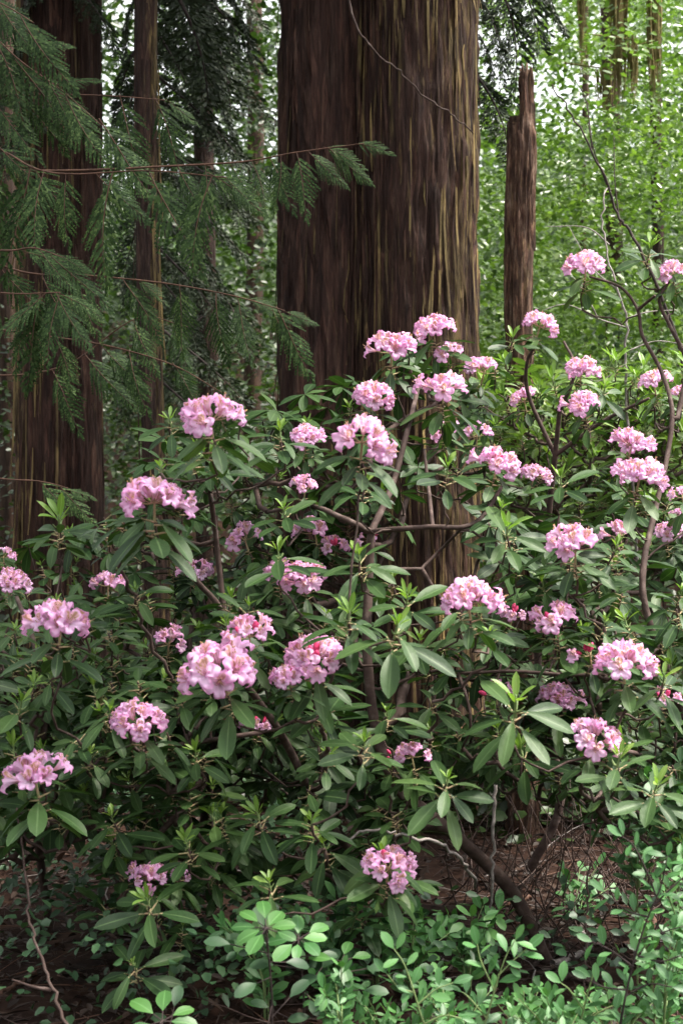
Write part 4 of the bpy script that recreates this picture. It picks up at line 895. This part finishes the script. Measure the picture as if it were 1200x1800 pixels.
def rosette(x, y, d, L, n, label, seed, lift=20, mat='salal_leaf'):
    """a stalk carrying a loose ring of broad leaves"""
    g = np.random.default_rng(seed); p = P(x, y, d); b = p.copy(); b[1] += .05; b[2] = float(ground_z(b[0], b[1]))-.01
    t = thing('broadleaf_plant', b, label, 'plant', 'broad leaved plants on the floor'); sm = MB(); lm = MB()
    tube(sm, smooth_path([[0, 0, 0], [.01, .0, (p-b)[2]*.5], p-b], 6), .003, .002, 5)
    H = (p-b)[2]
    for k in range(n+8):
        low = k >= n; f = 1.0 if not low else g.uniform(.35, .92)
        a = 2*math.pi*k/n+g.uniform(-.3, .3); l_ = L*g.uniform(.8, 1.15); v, q, uv = leaf(l_, l_*g.uniform(.48, .6), g.uniform(.2, .6), .12, 8, 4, 0, (.5, .7))
        o_ = np.array([.01*math.sin(f*3), (p-b)[1]*f, H*f]) if low else p-b
        Rm = frame([g.normal(0, .1), -.6, 1]) @ rot('z', a) @ rot('x', R_(g.uniform(-10, lift))); st = Rm @ np.array([0, g.uniform(.03, .09) if low else .03*g.uniform(.3, 1), 0]); tube(sm, [o_, o_+st], .0014, .0012, 4)
        lm.add(v @ Rm.T+o_+st, q, uv=uv, mat=int(low))
    link('stalk', sm.mesh('stalk', ['twig_dark']), t); link('leaves', lm.mesh('leaves', [mat, 'fern_leaf']), t)
rosette(468, 1632, 2.95, .056, 8, 'bright green cluster of oval leaves at lower centre left', 1)
rosette(525, 1650, 3.1, .054, 8, 'duller leaf cluster touching the bright one on its right', 2, mat='shrub_leaf')
rosette(600, 1690, 3.1, .05, 4, 'small leafy plant right of the bright leaf cluster', 3)
rosette(285, 1795, 2.9, .058, 7, 'bright round leaves at the bottom edge, left of the middle', 4)
# dim low cover at the lower left and inside the shade
mb = MB(); n = 520; x = g.uniform(-1.9, 1.9, n); y = g.uniform(3.1, 5.3, n); z = ground_z(x, y)+g.uniform(.03, .30, n); keep = ~((x > .1) & (x < 1.1) & (y > 3.75))
sprays(mb, np.stack([x, y, z], -1)[keep], g, 11, .07, .032, flat=.3)
tag(link('ground_cover', mb.mesh('ground_cover', ['fern_leaf'])), 'dim low green ground cover in the shade under the shrubs', 'ground cover', kind='stuff')

# ------------------------------------------------------------------ twigs and sticks
def stick(name, pts, r0, r1, mat, label, cat, side=(), rough=.25):
    w_ = [P(*p) if len(p) == 3 else np.asarray(p[0]) for p in pts]; b = w_[0].copy(); mb = MB(); sp = smooth_path(w_, 7)
    sp = sp+np.random.default_rng(len(label)).normal(0, .004, sp.shape)*np.linspace(0, 1, len(sp))[:, None]**.3
    tube(mb, sp-b, r0, r1, 7, 0, rough); t = link(name, mb.mesh(name, [mat])); t.location = b; tag(t, label, cat)
    for s in side:
        m2 = MB(); tube(m2, smooth_path([P(*p) for p in s], 6)-b, r1*1.1+.0006, r1*.5, 5, 0, .2); link('side_twig', m2.mesh('side_twig', [mat]), t)
    return t
stick('bare_twig', [(600, -120, 5.6), (612, 0, 5.6), (640, 70, 5.6), (695, 120, 5.65), (740, 165, 5.7), (790, 200, 5.75), (832, 235, 5.85)], 0.0048, .0026, 'twig', 'thin bare twig hanging across the front of the big cedar', 'twig')
stick('bare_sapling', [(1230, 900, 6.0), (1190, 600, 6.0), (1112, 418, 6.0), (1086, 382, 6.0), (1062, 312, 6.0), (1012, 212, 6.0), (968, 148, 6.0)], .008, .003, 'twig_dark', 'dark bare leaning sapling at the right in front of the bright leaves', 'sapling',
      side=[[(1066, 325, 6.0), (1045, 270, 6.0), (1032, 215, 6.0)], [(1088, 388, 6.0), (1080, 320, 6.05), (1078, 240, 6.1)], [(1040, 262, 6), (1030, 180, 6.1), (1010, 140, 6.1)]])
stick('dead_branch', [(1120, 1000, 5.2), (1104, 760, 5.2), (1098, 640, 5.2), (1100, 560, 5.2), (1078, 490, 5.2), (1060, 400, 5.25), (1064, 330, 5.3)], .006, .0025, 'twig_grey', 'pale grey dead sapling with twigs beside the upper right flower head', 'dead branch',
      side=[[(1099, 575, 5.2), (1050, 560, 5.15), (990, 535, 5.1), (925, 560, 5.1)], [(1100, 560, 5.2), (1140, 548, 5.2), (1190, 545, 5.3)], [(1050, 560, 5.15), (1030, 520, 5.1), (1008, 488, 5.1)], [(1098, 640, 5.2), (1050, 670, 5.2), (1000, 650, 5.2)],
            [(1096, 620, 5.2), (1150, 600, 5.2), (1200, 605, 5.2)], [(1085, 510, 5.2), (1040, 470, 5.2), (1000, 400, 5.3)], [(1070, 430, 5.25), (1030, 400, 5.3), (960, 398, 5.3)]])
stick('crooked_twig', [(30, 1420, 3.3), (48, 1560, 3.2), (58, 1640, 3.15), (80, 1705, 3.1), (104, 1770, 3.05), (135, 1860, 3.0), (150, 2000, 2.95)], .0024, .0042, 'twig', 'slender crooked brown twig standing at the lower left', 'twig', side=[[(90, 1740, 3.08), (60, 1735, 3.08), (22, 1722, 3.1)]])
def fallen(x0, y0, x1, y1, r, mat, label, lift=.5, bend=.05):
    n = 7; s = np.linspace(0, 1, n); X = x0+(x1-x0)*s+bend*np.sin(s*4); Y = y0+(y1-y0)*s; pts = [((x, y, float(ground_z(x, y))+r*lift+.004),) for x, y in zip(X, Y)]
    stick('fallen_branch', pts, r, r*.6, mat, label, 'branch')
fallen(.32, 4.75, .70, 5.0, .014, 'twig_red', 'reddish fallen branch lying behind the leaning bare stem')
fallen(.60, 4.05, .80, 4.5, .010, 'twig_grey', 'pale fallen stick running back from the rhododendron stem base')
fallen(.45, 3.95, .72, 3.85, .009, 'twig', 'dull fallen stick in front of the rhododendron stem base')
fallen(.85, 4.3, 1.10, 5.0, .011, 'twig_red', 'reddish stick on the ground left of the right shrubs')
fallen(-.10, 3.75, .16, 3.95, .009, 'twig', 'brown fallen stick among the low cover at bottom middle left')
fallen(-1.05, 3.6, -.80, 3.95, .008, 'twig_red', 'short red brown fallen stick in the lower left corner')
stick('dangling_twig', [(870, 1380, 3.7), (866, 1450, 3.7), (866, 1530, 3.72), (862, 1600, 3.75), (858, 1720, 3.8)], .005, .0028, 'twig_grey', 'thin whitish vertical twig crossing the leaning bare stem', 'twig')
stick('bent_twig', [(612, 1476, 3.4), (640, 1462, 3.4), (690, 1464, 3.4), (745, 1475, 3.42), (800, 1500, 3.6), (840, 1560, 3.8)], .0028, .0045, 'twig_grey', 'thin arched pale twig above the lowest pink flower head', 'twig')
stick('thin_stem', [(1022, 1790, 3.6), (1028, 1700, 3.65), (1032, 1600, 3.7), (1034, 1500, 3.8), (1040, 1400, 3.9)], .0035, .002, 'twig', 'thin upright purple brown stem rising from the small two leaved sprig', 'stem')
